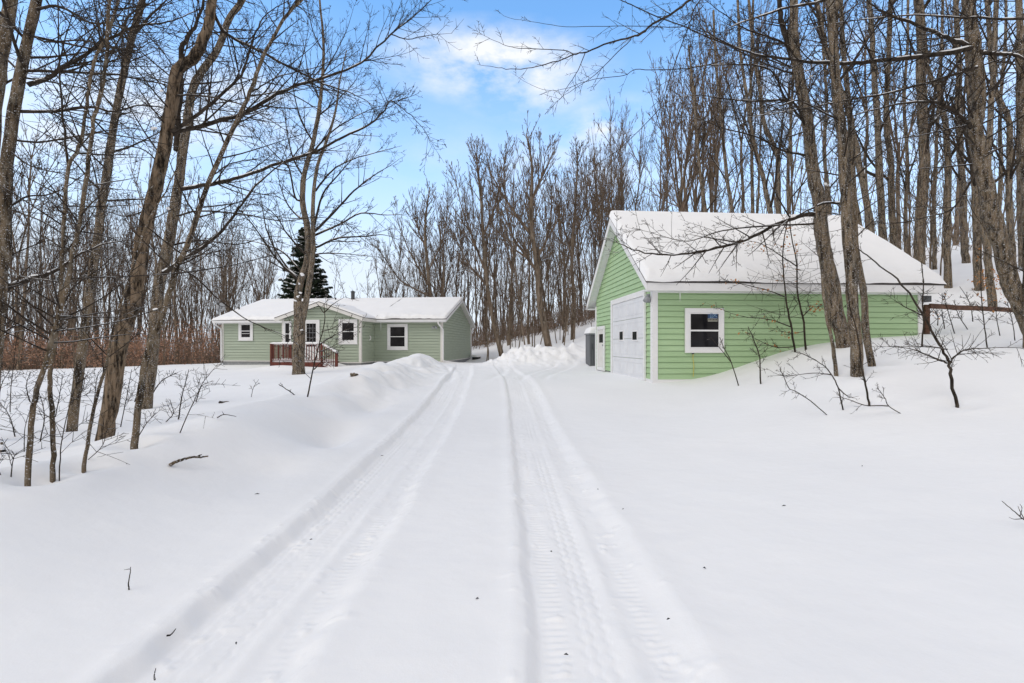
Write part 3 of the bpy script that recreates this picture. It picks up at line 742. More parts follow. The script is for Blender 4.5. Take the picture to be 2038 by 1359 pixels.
def build_garage():
    G = empty('garage', gw(0, 0, .45), GT)
    tag(G, 'bright green garage with a steep snow covered roof and white overhead door', 'garage')
    class _:  # local z runs from the world's zero
        pass
    L_, W_ = 7.68, 6.02; zb = .52; ze = 2.98; zoff = .45
    tr = M['trim']
    side = Wall('y', 0, -1); gable = Wall('x', 0, -1); back = Wall('y', W_, 1); gab2 = Wall('x', L_, 1)
    ov = .35; g = .32; zr = 5.71; ztop = 3.11
    rise = (zr-ztop)/(W_/2+ov)
    zw = ztop+ov*rise-.12            # where the roof's underside meets the wall plane
    gsp = lambda z: (0, W_) if z <= zw else ((z-zw)/rise, W_-(z-zw)/rise)
    Z = lambda mb: mb
    parts = []
    def fin(o): o.location.z = -zoff; parts.append(o); return o
    mb = MB()
    laps(side, lambda z: (0, L_), zb, ze, .1535, mb, .024, .013); laps(back, lambda z: (0, L_), zb, ze, .1535, mb)
    laps(gable, gsp, zb, zw+W_/2*rise-.02, .1535, mb, .024, .013); laps(gab2, gsp, zb, zw+W_/2*rise-.02, .1535, mb)
    fin(mb.build('siding', M['garage'], G))
    fin(MB().box(.02, L_-.02, .02, W_-.02, -.3, zb).build('foundation', M['concrete'], G))
    t = MB(); side.box(t, .11, L_-.11, zb-.13, zb+.012, 0, .037); gable.box(t, .11, guy(1287.5)-.005, zb-.13, zb+.012, 0, .037); fin(t.build('sill_board', tr, G))
    t = MB(); side.box(t, .112, L_-.112, 2.86, ze, 0, .037); fin(t.build('frieze_board', tr, G))
    for x, y, sx, sy in ((0, 0, -1, -1), (L_, 0, 1, -1), (0, W_, -1, 1)):
        c = MB()
        c.box(min(x, x-sx*.11), max(x, x-sx*.11), min(y+sy*.04, y), max(y+sy*.04, y), zb-.2, ze)
        c.box(min(x, x+sx*.04), max(x, x+sx*.04), min(y+sy*.04, y-sy*.11), max(y+sy*.04, y-sy*.11), zb-.2, ze)
        fin(c.build('corner_board', tr, G))
    prof = lambda a, e=0: [(-ov-e, ztop+a-e*rise), (W_/2, zr+a), (W_+ov+e, ztop+a-e*rise)]
    def shell(lo, hi, x0, x1, e=0):
        p, q = prof(hi, e), prof(lo, e); return MB().prism([p[0], q[0], q[1], q[2], p[2], p[1]], 'x', x0, x1)
    rf = fin(shell(.0, .03, -g-.02, L_+g+.02, .04).build('roof', M['shingle'], G))
    shell(-.14, -.002, -g+.04, L_+g-.04).build('roof_deck', tr, rf)
    for x0 in (-g, L_+g-.03): shell(-.24, -.002, x0, x0+.03).build('rake_board', tr, rf)
    # grooved soffit under the gable overhang
    so = MB(); n = 46
    for sd in (0, 1):
        for k in range(n):
            a, b_ = k/n, (k+.86)/n
            y0, y1 = (-ov+(W_/2+ov)*a, -ov+(W_/2+ov)*b_); z0, z1 = ztop-.165+(zr-ztop)*a, ztop-.165+(zr-ztop)*b_
            if sd: y0, y1 = W_-y0, W_-y1
            so.add([(-g+.032, y0, z0), (-.005, y0, z0), (-.005, y1, z1), (-g+.032, y1, z1), (-g+.032, y0, z0+.02), (-.005, y0, z0+.02), (-.005, y1, z1+.02), (-g+.032, y1, z1+.02)],
                   [(0, 1, 2, 3), (4, 7, 6, 5), (0, 4, 5, 1), (1, 5, 6, 2), (2, 6, 7, 3), (3, 7, 4, 0)])
    so.build('soffit', tr, rf)
    fz0 = ztop-.235
    MB().box(-g+.032, L_+g-.032, -ov-.03, -ov, fz0, ztop-.03).build('fascia', tr, rf)
    MB().box(-g+.032, L_+g-.032, -ov+.002, -.0, fz0+.01, fz0+.03).build('soffit', tr, rf)
    MB().box(-g+.032, -.002, W_+.002, W_+ov, fz0+.01, fz0+.03).box(-g+.032, L_, W_+ov, W_+ov+.03, fz0, ztop-.03).build('fascia', tr, rf)
    rs = prof(.032)
    roof_snow(rf, (-g-.03, -ov-.05, ztop+.01), (L_+g+.03, -ov-.05, ztop+.01), (L_+g+.03, W_/2, zr+.032), (-g-.03, W_/2, zr+.032), .20, 150, 60, 81, .26, .05, .05, (.14, .14))
    roof_snow(rf, (L_+g+.03, W_+ov+.05, ztop+.01), (-g-.03, W_+ov+.05, ztop+.01), (-g-.03, W_/2, zr+.032), (L_+g+.03, W_/2, zr+.032), .20, 60, 30, 82, .30, .03, .03, (.14, .14))
    # overhead door
    gable = Wall('x', -.024, -1)
    y0, y1 = guy(1285), guy(1222); dz1 = gzz(588, 0, y0); dz0 = .47
    t = MB(); gable.box(t, y0-.10, y0, dz0, dz1+.16, 0, .05); gable.box(t, y1, y1+.17, dz0, dz1+.16, 0, .05); gable.box(t, y0, y1, dz1, dz1+.16, 0, .05)
    od = fin(t.build('overhead_door', tr, G))
    t = MB(); np_ = 4; ph = (dz1-dz0)/np_
    for k in range(np_):
        a = dz0+k*ph
        gable.box(t, y0+.01, y1-.01, a+.006, a+ph-.006, 0, .022)
        for q in range(4):
            u0 = y0+.10+q*(y1-y0-.2)/4+.05; u1 = u0+(y1-y0-.2)/4-.10
            ring(gable, t, u0, u1, a+.11, a+ph-.11, .022, .018, .030)
    dp = t.build('door_panel', M['doorwhite'], od)
    for pa, pb in ((1236.5, 1243.5), (1262.5, 1271.5)):
        a, b_ = sorted((guy(pa), guy(pb))); z0, z1 = gzz(676, 0, a), gzz(659.5, 0, a)
        t = MB(); ring(gable, t, a-.04, b_+.04, z0-.04, z1+.04, .04, .018, .042); w_ = t.build('door_window', tr, od)
        t = MB(); gable.box(t, a, b_, z0, z1, .01, .034); t.build('pane', M['glass'], w_)
    t = MB(); gable.box(t, y0+.01, y1-.01, dz0-.03, dz0+.004, 0, .026); t.build('bottom_seal', M['dark'], od)
    # entry door at the far end
    a, b_ = guy(1206), guy(1191.5); z1 = gzz(648, 0, a); z0 = .5
    t = MB(); ring(gable, t, a, b_, z0, z1, .12, 0, .05); ed = fin(t.build('entry_door', tr, G))
    t = MB(); gable.box(t, a+.122, b_-.122, z0+.122, z1-.122, 0, .02); t.build('door_leaf', M['cream'], ed)
    t = MB(); gable.box(t, a+.25, b_-.25, z0+1.05, z1-.3, .015, .025); t.build('pane', M['glass'], ed)
    t = MB().tube([(-.02, a+.2, 1.45), (-.09, a+.2, 1.45)], .03, 8); t.build('handle', M['metal'], ed)
    # side window
    u0, u1 = gux(1361.5), gux(1438.5); z0, z1 = gzz(702, u0, 0), gzz(613.5, u0, 0)
    wd = fin(window(G, side, u0, u1, z0, z1, .115, tr, .035, False))
    # sign standing in the window's upper pane
    SG = empty('window_sign', gw(gux(1416), 0, gzz(632, 3, 0)), GT); tag(SG, 'small blue realty style sign behind the upper pane of the garage window', 'sign')
    sw, sh = .135, .125; yo = -.064
    MB().box(-sw, sw, yo-.003, yo, -.03, sh).build('sign_field', M['blue'], SG)
    MB().box(-sw, sw, yo-.004, yo-.0005, -.115, -.031).build('sign_band', M['board'], SG)
    k = MB(); cv = lambda pts, r=.006: k.tube([(x, yo-.006, z) for x, z in pts], r, 5)
    cv([(-.07, -.01), (-.05, .03), (-.055, .11)]); cv([(-.055, .11), (-.02, .108), (.005, .08), (.0, .04), (-.04, .005), (-.075, -.015)])
    cv([(.02, .095), (.05, .045), (.10, .02), (.125, .0)]); cv([(.095, .095), (.055, .05), (.02, .01), (-.03, -.01)]); 
    k.build('sign_lettering', M['ink'], SG)
    k = MB()
    for q in range(6): x = -.105+q*.042; k.box(x-.012, x+.012, yo-.006, yo-.004, -.085, -.045); 
    k.build('sign_small_print', M['dark'], SG)
    # flood light under the eave corner
    lt = fin(MB().tube([(-.08, .16, 2.84), (-.08, .16, 2.78)], .045, 10).build('security_light', M['metal'], G))
    MB().tube([(-.08, .16, 2.78), (-.11, .14, 2.72), (-.14, .12, 2.64)], [.05, .085, .10], 14).build('lamp_head', M['metal'], lt, smooth=True)
    # vent hood near the right end
    t = MB(); side.box(t, L_-.02, L_+.22, 2.66, 2.83, -.06, .10); fin(t.build('vent_hood', M['flue'], G))
    # yellow cord hanging below the window
    ux = gux(1378)
    c = empty('hanging_cord', gw(ux, -.05, .6), GT); tag(c, 'thin yellow cord hanging below the garage window', 'cord')
    MB().tube([(0, 0, 0), (.02, .0, .3), (-.01, .0, .5), (.0, .0, .62)], .009, 6).build('cord', M['yellow'], c)
    MB().tube([(0, .03, .62), (0, -.02, .64)], .022, 8).build('hook', M['flue'], c)
    t = MB().tube([(gux(1347), -.20, 2.83), (gux(1347), -.20, 2.62)], [.014, .004], 6); fin(t.build('icicle', M['roofsnow'], G))
build_garage()

def build_shed():
    w = P(1172, 735, 20.6); z0 = gz(w[0]+.5, w[1])
    s = empty('metal_cabinet', (w[0]+.6, w[1]+.4, z0), GT); tag(s, 'grey metal cabinet with a snowy lid behind the garage corner', 'cabinet')
    b_ = MB(); n = 14
    b_.box(-.6, .6, -.4, .4, -.3, 1.36)
    for k in range(n): x = -.56+k*.086; b_.box(x-.02, x+.02, -.425, -.4, .02, 1.34)
    b_.build('cabinet_body', M['grey'], s)
    MB().box(-.65, .65, -.45, .45, 1.362, 1.42).build('lid', M['metal'], s)
    roof_snow(s, (-.66, -.46, 1.42), (.66, -.46, 1.42), (.66, .46, 1.42), (-.66, .46, 1.42), .26, 16, 14, 91, .2, .02, .02, (.2, .2), 'snow_cap')
    MB().tube([(-.5, -.43, .7), (-.5, -.47, .7), (-.5, -.47, .95), (-.5, -.43, .95)], .012, 6).build('handle', M['flue'], s)
build_shed()

def build_block():
    x, y = .62, 8.3; w = hw(x, y)
    s = empty('well_cover', (w[0], w[1], gz(w[0], w[1])), HT); tag(s, 'dark round cover capped with snow at the far corner of the sage house', 'cover')
    MB().tube([(0, 0, -.3), (0, 0, .16)], .34, 18).build('well_casing', M['dark'], s)
    MB().tube([(0, 0, .16), (0, 0, .27), (0, 0, .34)], [.40, .38, .2], 18).build('snow_cap', M['roofsnow'], s, smooth=True)
build_block()

def build_fence():
    a = np.array([11.85, 13.25]); b_ = np.array([17.9, 15.9])
    f = empty('rail_fence', (a[0], a[1], gz(*a))); tag(f, 'brown single rail wooden fence running right from the garage corner', 'fence')
    za, zb = 2.56, 2.62; l0 = np.array([a[0], a[1], gz(*a)])
    d = unit(b_-a)
    for q, zt in ((a, za+.05), (b_, zb+.05)):
        x, y = q-a+np.array([d[1], -d[0]])*.0
        MB().box(x-.075, x+.075, y-.075, y+.075, gz(*q)-l0[2]-.4, zt-l0[2]).build('post', M['railwood'], f, .01)
    K = 10; pts = []
    n = np.array([d[1], -d[0]])
    m_ = MB()
    vs = []
    for k in range(K+1):
        t = k/K; c = (a+(b_-a)*t)-a+n*.10; z = za+(zb-za)*t-l0[2]+rnd.uniform(-.008, .008)
        for o, h in ((.025, -.07), (-.02, -.07), (-.02, .07), (.025, .07)): vs.append((c[0]+n[0]*o, c[1]+n[1]*o, z+h))
    fs = [(4*k+i, 4*k+(i+1) % 4, 4*k+4+(i+1) % 4, 4*k+4+i) for k in range(K) for i in range(4)]+[(0, 1, 2, 3), (4*K, 4*K+3, 4*K+2, 4*K+1)]
    m_.add(vs, fs).build('rail', M['railwood'], f)
build_fence()

# ------------------------------------------------------------------ trees traced one by one
def wpx(w, Y): return w*Y/F

def left_trees():
    # big trunk at the frame's left edge
    Y = 5.6
    b = P(-22, 0, Y); g = gz(b[0], Y)
    T = Plant('maple_tree', 'tall mossy trunk at the far left edge, long level limbs reaching right', 'tree', (b[0], Y, g))
    by = CY+(CZ-g)/Y*F
    p, r = T.stem([(-26, by), (-14, 740), (0, 560), (7, 500), (14, 331), (28, 220), (48, 110), (73, 0), (100, -140), (115, -300)], Y, wpx(37, Y), wpx(19, Y), 16)
    Lm = dict(w0=.045, w1=.010, n=22, L=1.0, lv=2, up=.05, ang=(25, 60))
    T.limb([(55, 169), (88, 158), (121, 136), (162, 114), (202, 88), (243, 63), (272, 52), (320, 46), (353, 38), (400, 18)], Y, .8, wpx(9, Y), .010, 22, 1.0, 2, snow=1)
    T.limb([(243, 63), (258, 29), (287, 12), (320, -6), (360, -30)], Y+.4, .4, wpx(5, Y), .008, 8, .7, 2)
    T.limb([(45, 140), (110, 142), (166, 145), (235, 149), (287, 160), (331, 169), (390, 190), (430, 214)], Y, 1.2, wpx(6, Y), .006, 18, .8, 2, snow=1)
    T.limb([(28, 221), (110, 221), (177, 213), (228, 221), (276, 210), (327, 215), (370, 226)], Y, .9, wpx(6.5, Y), .006, 18, .8, 2, snow=1)
    T.limb([(10, 276), (74, 283), (147, 272), (200, 262), (260, 255), (310, 262)], Y, .6, wpx(4.5, Y), .005, 14, .8, 2, snow=1)
    T.limb([(66, 20), (110, 12), (150, 28), (177, 44), (221, 48), (270, 66), (340, 96)], Y, -.6, wpx(6, Y), .006, 16, .8, 2)
    T.limb([(5, 405), (22, 409), (55, 390), (92, 388), (132, 372), (170, 345), (215, 330)], Y, .5, wpx(4.5, Y), .005, 12, .7, 2)
    T.limb([(5, 415), (40, 424), (88, 442), (130, 470), (180, 500), (230, 520)], Y, -.4, wpx(4, Y), .004, 10, .7, 2)
    T.limb([(2, 520), (40, 500), (90, 480), (150, 470)], Y, .5, wpx(3.5, Y), .004, 9, .6, 2)
    T.limb([(20, 300), (60, 330), (120, 345), (200, 372), (280, 380)], Y, -.5, wpx(3.5, Y), .004, 12, .7, 2)
    T.limb([(60, 70), (100, 84), (160, 80), (230, 96), (300, 94), (360, 110)], Y, -.8, wpx(4, Y), .004, 14, .8, 2)
    sprout(T.crown, p[len(p)//2:], r[len(r)//2:], 10, 1.5, (50, 85), 2, .1, .12, .2, (6, .5), .0025)
    T.done()
    # darker trunk in the very corner with the snowy bough
    Y = 6.6; b = P(-40, 0, Y); g = gz(b[0], Y)
    T = Plant('maple_tree', 'dark trunk cut by the upper left corner, a snowy bough low on its right', 'tree', (b[0], Y, g))
    by = CY+(CZ-g)/Y*F
    p, r = T.stem([(-58, by), (-44, 700), (-30, 500), (-15, 260), (2, 110), (18, 20), (40, -120), (60, -260)], Y, wpx(44, Y), wpx(25, Y), 14)
    T.limb([(-36, 606), (4, 579), (42, 561), (89, 548), (117, 535), (154, 509), (200, 488), (260, 478)], Y, .3, wpx(12, Y), .008, 12, .6, 2, snow=1.6)
    T.limb([(-20, 690), (10, 660), (34, 648), (50, 650)], Y, .3, wpx(6, Y), .006, 6, .4, 1, snow=1.4)
    T.limb([(-10, 180), (40, 150), (110, 120), (180, 60), (240, 20)], Y, .8, wpx(5, Y), .005, 12, .8, 2)
    T.done()
    # slim smooth trunk
    B = hit(143, 855); Y = B[1]
    T = Plant('maple_tree', 'slim straight grey trunk leaning right, left of the shaggy barked trunk', 'tree', B)
    p, r = T.stem([(143, 856), (155, 756), (173, 627), (188, 517), (195, 478), (202, 405), (215, 331), (228, 239), (246, 147), (263, 74), (283, 0), (305, -110), (322, -220)], Y, wpx(23, Y), wpx(12, Y), 14)
    T.limb([(263, 74), (300, 30), (330, 0), (380, -60)], Y, 1, .05, .01, 10, 1.2, 2)
    sprout(T.crown, p[18:], r[18:], 26, 1.5, (40, 75), 2, .15, .12, .05, (5, .5), .004, maxr=.018)
    T.done()
    # shaggy barked trunk with the crook at the top
    B = hit(208, 875); Y = B[1]
    T = Plant('maple_tree', 'thick shaggy barked trunk with a crook near its top, among the left trees', 'tree', B, trunkmat='shag')
    p, r = T.stem([(208, 876), (221, 793), (239, 682), (265, 590), (280, 517), (281, 486), (298, 416), (320, 331), (333, 258), (346, 184), (353, 140), (383, 118), (401, 88), (416, 44), (423, 0), (440, -80), (452, -200)], Y, wpx(38, Y), wpx(17, Y), 16, wob=.04)
    T.limb([(335, 268), (370, 258), (400, 251), (491, 223), (550, 187), (596, 169), (655, 150), (719, 123), (778, 68), (820, 36), (856, 2), (880, -20)], Y, 1.6, wpx(10, Y), .006, 34, .9, 2, snow=1, ang=(25, 55))
    T.limb([(778, 68), (812, 78), (850, 70), (900, 66)], Y+1.3, .2, .018, .004, 6, .5, 1)
    T.limb([(422, 20), (445, 62), (480, 84), (550, 119), (628, 160), (683, 180), (719, 194), (750, 215)], Y, .9, wpx(7, Y), .005, 26, .8, 2, snow=1)
    T.limb([(340, 262), (400, 224), (440, 188), (480, 150), (496, 105), (509, 64), (532, 27), (573, 2)], Y, .4, wpx(7, Y), .008, 18, .8, 2)
    T.limb([(346, 190), (400, 190), (470, 205), (540, 240), (600, 280)], Y, -.7, wpx(4, Y), .005, 14, .7, 2)
    T.limb([(298, 416), (250, 430), (200, 420), (140, 440)], Y, .4, wpx(3, Y), .004, 8, .6, 2)
    T.limb([(320, 331), (290, 300), (240, 290), (180, 300)], Y, -.4, wpx(3, Y), .004, 10, .6, 2)
    sprout(T.crown, p[24:], r[24:], 22, 1.2, (40, 80), 2, .1, .12, .1, (6, .5), .0025, maxr=.012)
    for q in ((330, 262, .05), (300, 415, .035), (272, 560, .04), (343, 188, .03)):
        c = P(q[0], q[1], Y)+np.array([-.06, -.10, 0]); lump(T, c, q[2]*.8)
    T.done()
    # pale banded trunk
    B = hit(291, 811); Y = B[1]
    T = Plant('maple_tree', 'pale banded trunk forking upward behind the thin leaning tree, nearest to the house side', 'tree', B)
    p, r = T.stem([(289, 811), (305, 682), (316, 572), (333, 498), (346, 423), (355, 368), (362, 313), (373, 239), (384, 177), (401, 143), (434, 96), (456, 37), (482, 0), (520, -90), (545, -180)], Y, wpx(28, Y), wpx(9, Y), 14)
    T.limb([(352, 300), (357, 200), (362, 100), (376, 70), (390, 48), (405, 0), (420, -80)], Y, .4, wpx(12, Y), .03, 12, 1.0, 2, sides=9)
    T.limb([(355, 378), (400, 370), (434, 364), (482, 351), (560, 324), (619, 305), (683, 273), (737, 246), (765, 219), (778, 200), (810, 223), (842, 255), (860, 292)], Y, .5, wpx(8, Y), .006, 30, 1.0, 2, snow=1, ang=(25, 60))
    T.limb([(322, 545), (334, 539), (363, 517), (397, 497), (428, 472), (459, 437), (482, 405), (518, 360), (573, 319), (630, 296)], Y, -.6, wpx(10, Y), .010, 20, 1.0, 2, snow=1.5)
    T.limb([(335, 490), (400, 478), (470, 486), (540, 470), (600, 480)], Y, 1.2, wpx(4, Y), .006, 14, .9, 2)
    T.limb([(345, 430), (400, 420), (480, 425), (560, 440), (640, 432), (720, 452)], Y, -1.0, wpx(4, Y), .006, 18, .9, 2)
    T.limb([(325, 530), (380, 545), (440, 600), (500, 640), (560, 665), (598, 690)], Y, -2.0, wpx(4, Y), .006, 10, .8, 2)
    sprout(T.crown, p[26:], r[26:], 24, 1.6, (35, 70), 2, .15, .12, .05, (6, .5), .003, maxr=.02)
    c = P(314, 617, Y)+np.array([0, -.14, 0]); lump(T, c, .06)
    c = P(343, 418, Y)+np.array([0, -.12, 0]); lump(T, c, .06)
    T.done()
    # thin tree leaning right across all of these
    B = hit(267, 885); Y = B[1]
    T = Plant('young_maple', 'thin tree leaning far right across the banded trunk, long whip of a top', 'tree', B)
    p, r = T.stem([(267, 886), (276, 811), (285, 738), (305, 671), (322, 635), (335, 590), (353, 528), (372, 490), (397, 416), (420, 350), (453, 280), (478, 228), (497, 184), (515, 136), (537, 87), (573, 27), (600, 0), (650, -70)], Y, wpx(16, Y), wpx(5, Y), 10, wob=.08)
    T.limb([(497, 184), (520, 172), (560, 150), (640, 130), (700, 96)], Y, .5, .018, .004, 12, .7, 2)
    T.limb([(420, 350), (470, 322), (540, 318), (620, 328)], Y, .6, .016, .004, 12, .7, 2)
    sprout(T.crown, p[22:], r[22:], 34, 1.0, (35, 75), 2, .1, .12, .02, (5, .5), .0022, maxr=.010)
    T.done()
    # twin dark saplings at the front of the clump
    B = hit(55, 958); Y = B[1]
    T = Plant('young_maple', 'dark bent sapling, nearest of the left clump, its foot lowest in the snow', 'tree', B)
    p, r = T.stem([(55, 959), (61, 848), (74, 774), (96, 708), (114, 638), (132, 572), (147, 498), (158, 442), (177, 313), (188, 239), (206, 158), (213, 99), (217, 0), (222, -80)], Y, wpx(14, Y), wpx(7, Y), 10, wob=.1)
    T.limb([(213, 99), (200, 60), (190, 20), (178, -40)], Y, .2, .014, .004, 6, .5, 1)
    sprout(T.crown, p[10:], r[10:], 40, .8, (40, 85), 2, .05, .13, .05, (5, .5), .002, maxr=.008)
    T.done()
    B = hit(105, 945); Y = B[1]
    T = Plant('young_maple', 'dark sapling with a kinked foot and forked top, right of the nearest bent one', 'tree', B)
    p, r = T.stem([(105, 945), (105, 870), (101, 793), (99, 734), (107, 701), (121, 590), (123, 517), (130, 420), (136, 331), (158, 294), (169, 235), (177, 177), (191, 110), (212, 74), (235, 0), (250, -90)], Y, wpx(12, Y), wpx(6, Y), 10, wob=.12)
    T.limb([(136, 331), (126, 240), (120, 160), (116, 60), (114, -40)], Y, .2, .018, .006, 12, .6, 2)
    sprout(T.crown, p[14:], r[14:], 34, .8, (40, 85), 2, .05, .13, .05, (5, .5), .002, maxr=.008)
    T.done()
    B = hit(168, 926); Y = B[1]
    T = Plant('young_maple', 'thin whippy stem just left of the shaggy trunk, leaning right', 'tree', B)
    p, r = T.stem([(167, 927), (180, 848), (195, 782), (210, 730), (217, 697), (235, 620), (262, 540), (290, 450), (330, 380), (370, 300)], Y, wpx(9, Y), wpx(2.5, Y), 8, wob=.12)
    sprout(T.crown, p[8:], r[8:], 20, .6, (35, 75), 1, .05, .13, .05, (4, .5), .002)
    T.done()

def yard_tree():
    B = hit(593, 744); Y = B[1]
    T = Plant('maple_tree', 'spreading twin stemmed tree in front of the sage house and its deck', 'tree', B)
    w = lambda q: wpx(q, Y)
    p0, r0 = T.stem([(594, 746), (595, 690), (596, 640), (597, 600)], Y, w(25), w(22), 16)
    pa, ra = T.stem([(596, 640), (592, 600), (598, 561), (612, 515), (612, 456), (603, 410), (603, 365), (610, 328), (623, 283), (635, 219), (640, 173), (644, 114), (642, 59), (636, 0), (634, -50)], Y, w(17), w(3), 14, foot=False)
    pb, rb = T.stem([(601, 640), (609, 600), (618, 545), (623, 500), (623, 456), (624, 388), (632, 328), (650, 280), (668, 220), (676, 160), (690, 100)], Y, w(14), w(2), 12, dY=-.8, foot=False)
    k = dict(up=.22, kid=(4, .5), rmin=.0045, ang=(20, 48))
    Ls = [([(626, 460), (655, 433), (696, 388), (728, 360), (765, 337), (806, 310)], 1, 7), ([(622, 470), (674, 447), (719, 424), (770, 428), (812, 425)], -1.2, 6),
          ([(622, 495), (674, 474), (728, 470), (765, 467), (800, 480)], .6, 5.5), ([(624, 508), (644, 504), (696, 506), (765, 513)], -.4, 4.5),
          ([(625, 452), (642, 388), (674, 347), (705, 310), (730, 262)], 1.3, 6), ([(628, 380), (660, 340), (700, 318), (760, 300), (800, 290)], -1.5, 5),
          ([(625, 300), (660, 262), (700, 236), (745, 215), (790, 205)], 1.5, 4.5), ([(634, 230), (664, 205), (700, 170), (724, 130)], -1.4, 4),
          ([(641, 150), (665, 110), (690, 60), (705, 10)], 1, 3.5), ([(606, 430), (596, 433), (569, 401), (556, 360), (548, 300)], 1, 6),
          ([(604, 400), (587, 392), (576, 337), (550, 310), (514, 274), (490, 250)], -1, 5.5), ([(597, 560), (575, 540), (550, 515), (509, 456), (478, 419), (455, 398)], -1.5, 7),
          ([(598, 556), (570, 530), (535, 470), (520, 400), (512, 350)], 1.6, 6), ([(606, 355), (585, 320), (572, 268), (566, 210), (556, 160)], 1.4, 5),
          ([(624, 285), (600, 240), (586, 190), (580, 130), (570, 80)], -1.4, 4.5), ([(637, 200), (615, 150), (604, 90), (590, 40)], 1.2, 4),
          ([(642, 100), (622, 60), (612, 10), (600, -30)], -.8, 3), ([(600, 540), (560, 500), (500, 480), (450, 478)], 2, 5), ([(612, 510), (575, 470), (540, 420), (470, 380)], -2.2, 5)]
    for pts, dY, ww in Ls:
        T.limb(pts, Y, dY, w(ww)*.8, .010, 9, 1.4, 2, k['ang'], k['up'], k['kid'], snow=.9, sides=7, rmin=k['rmin'])
    sprout(T.crown, pa[20:], ra[20:], 18, 1.6, (25, 50), 2, .2, .12, .0, (5, .5), .0045, maxr=.02)
    for x, y, s in ((605, 549, .13), (592, 598, .12), (600, 592, .10), (603, 585, .10), (600, 566, .08), (606, 657, .07), (588, 637, .05)):
        c = P(x, y, Y)+np.array([0, -.27, 0]); lump(T, c, s*.75)
    T.done()

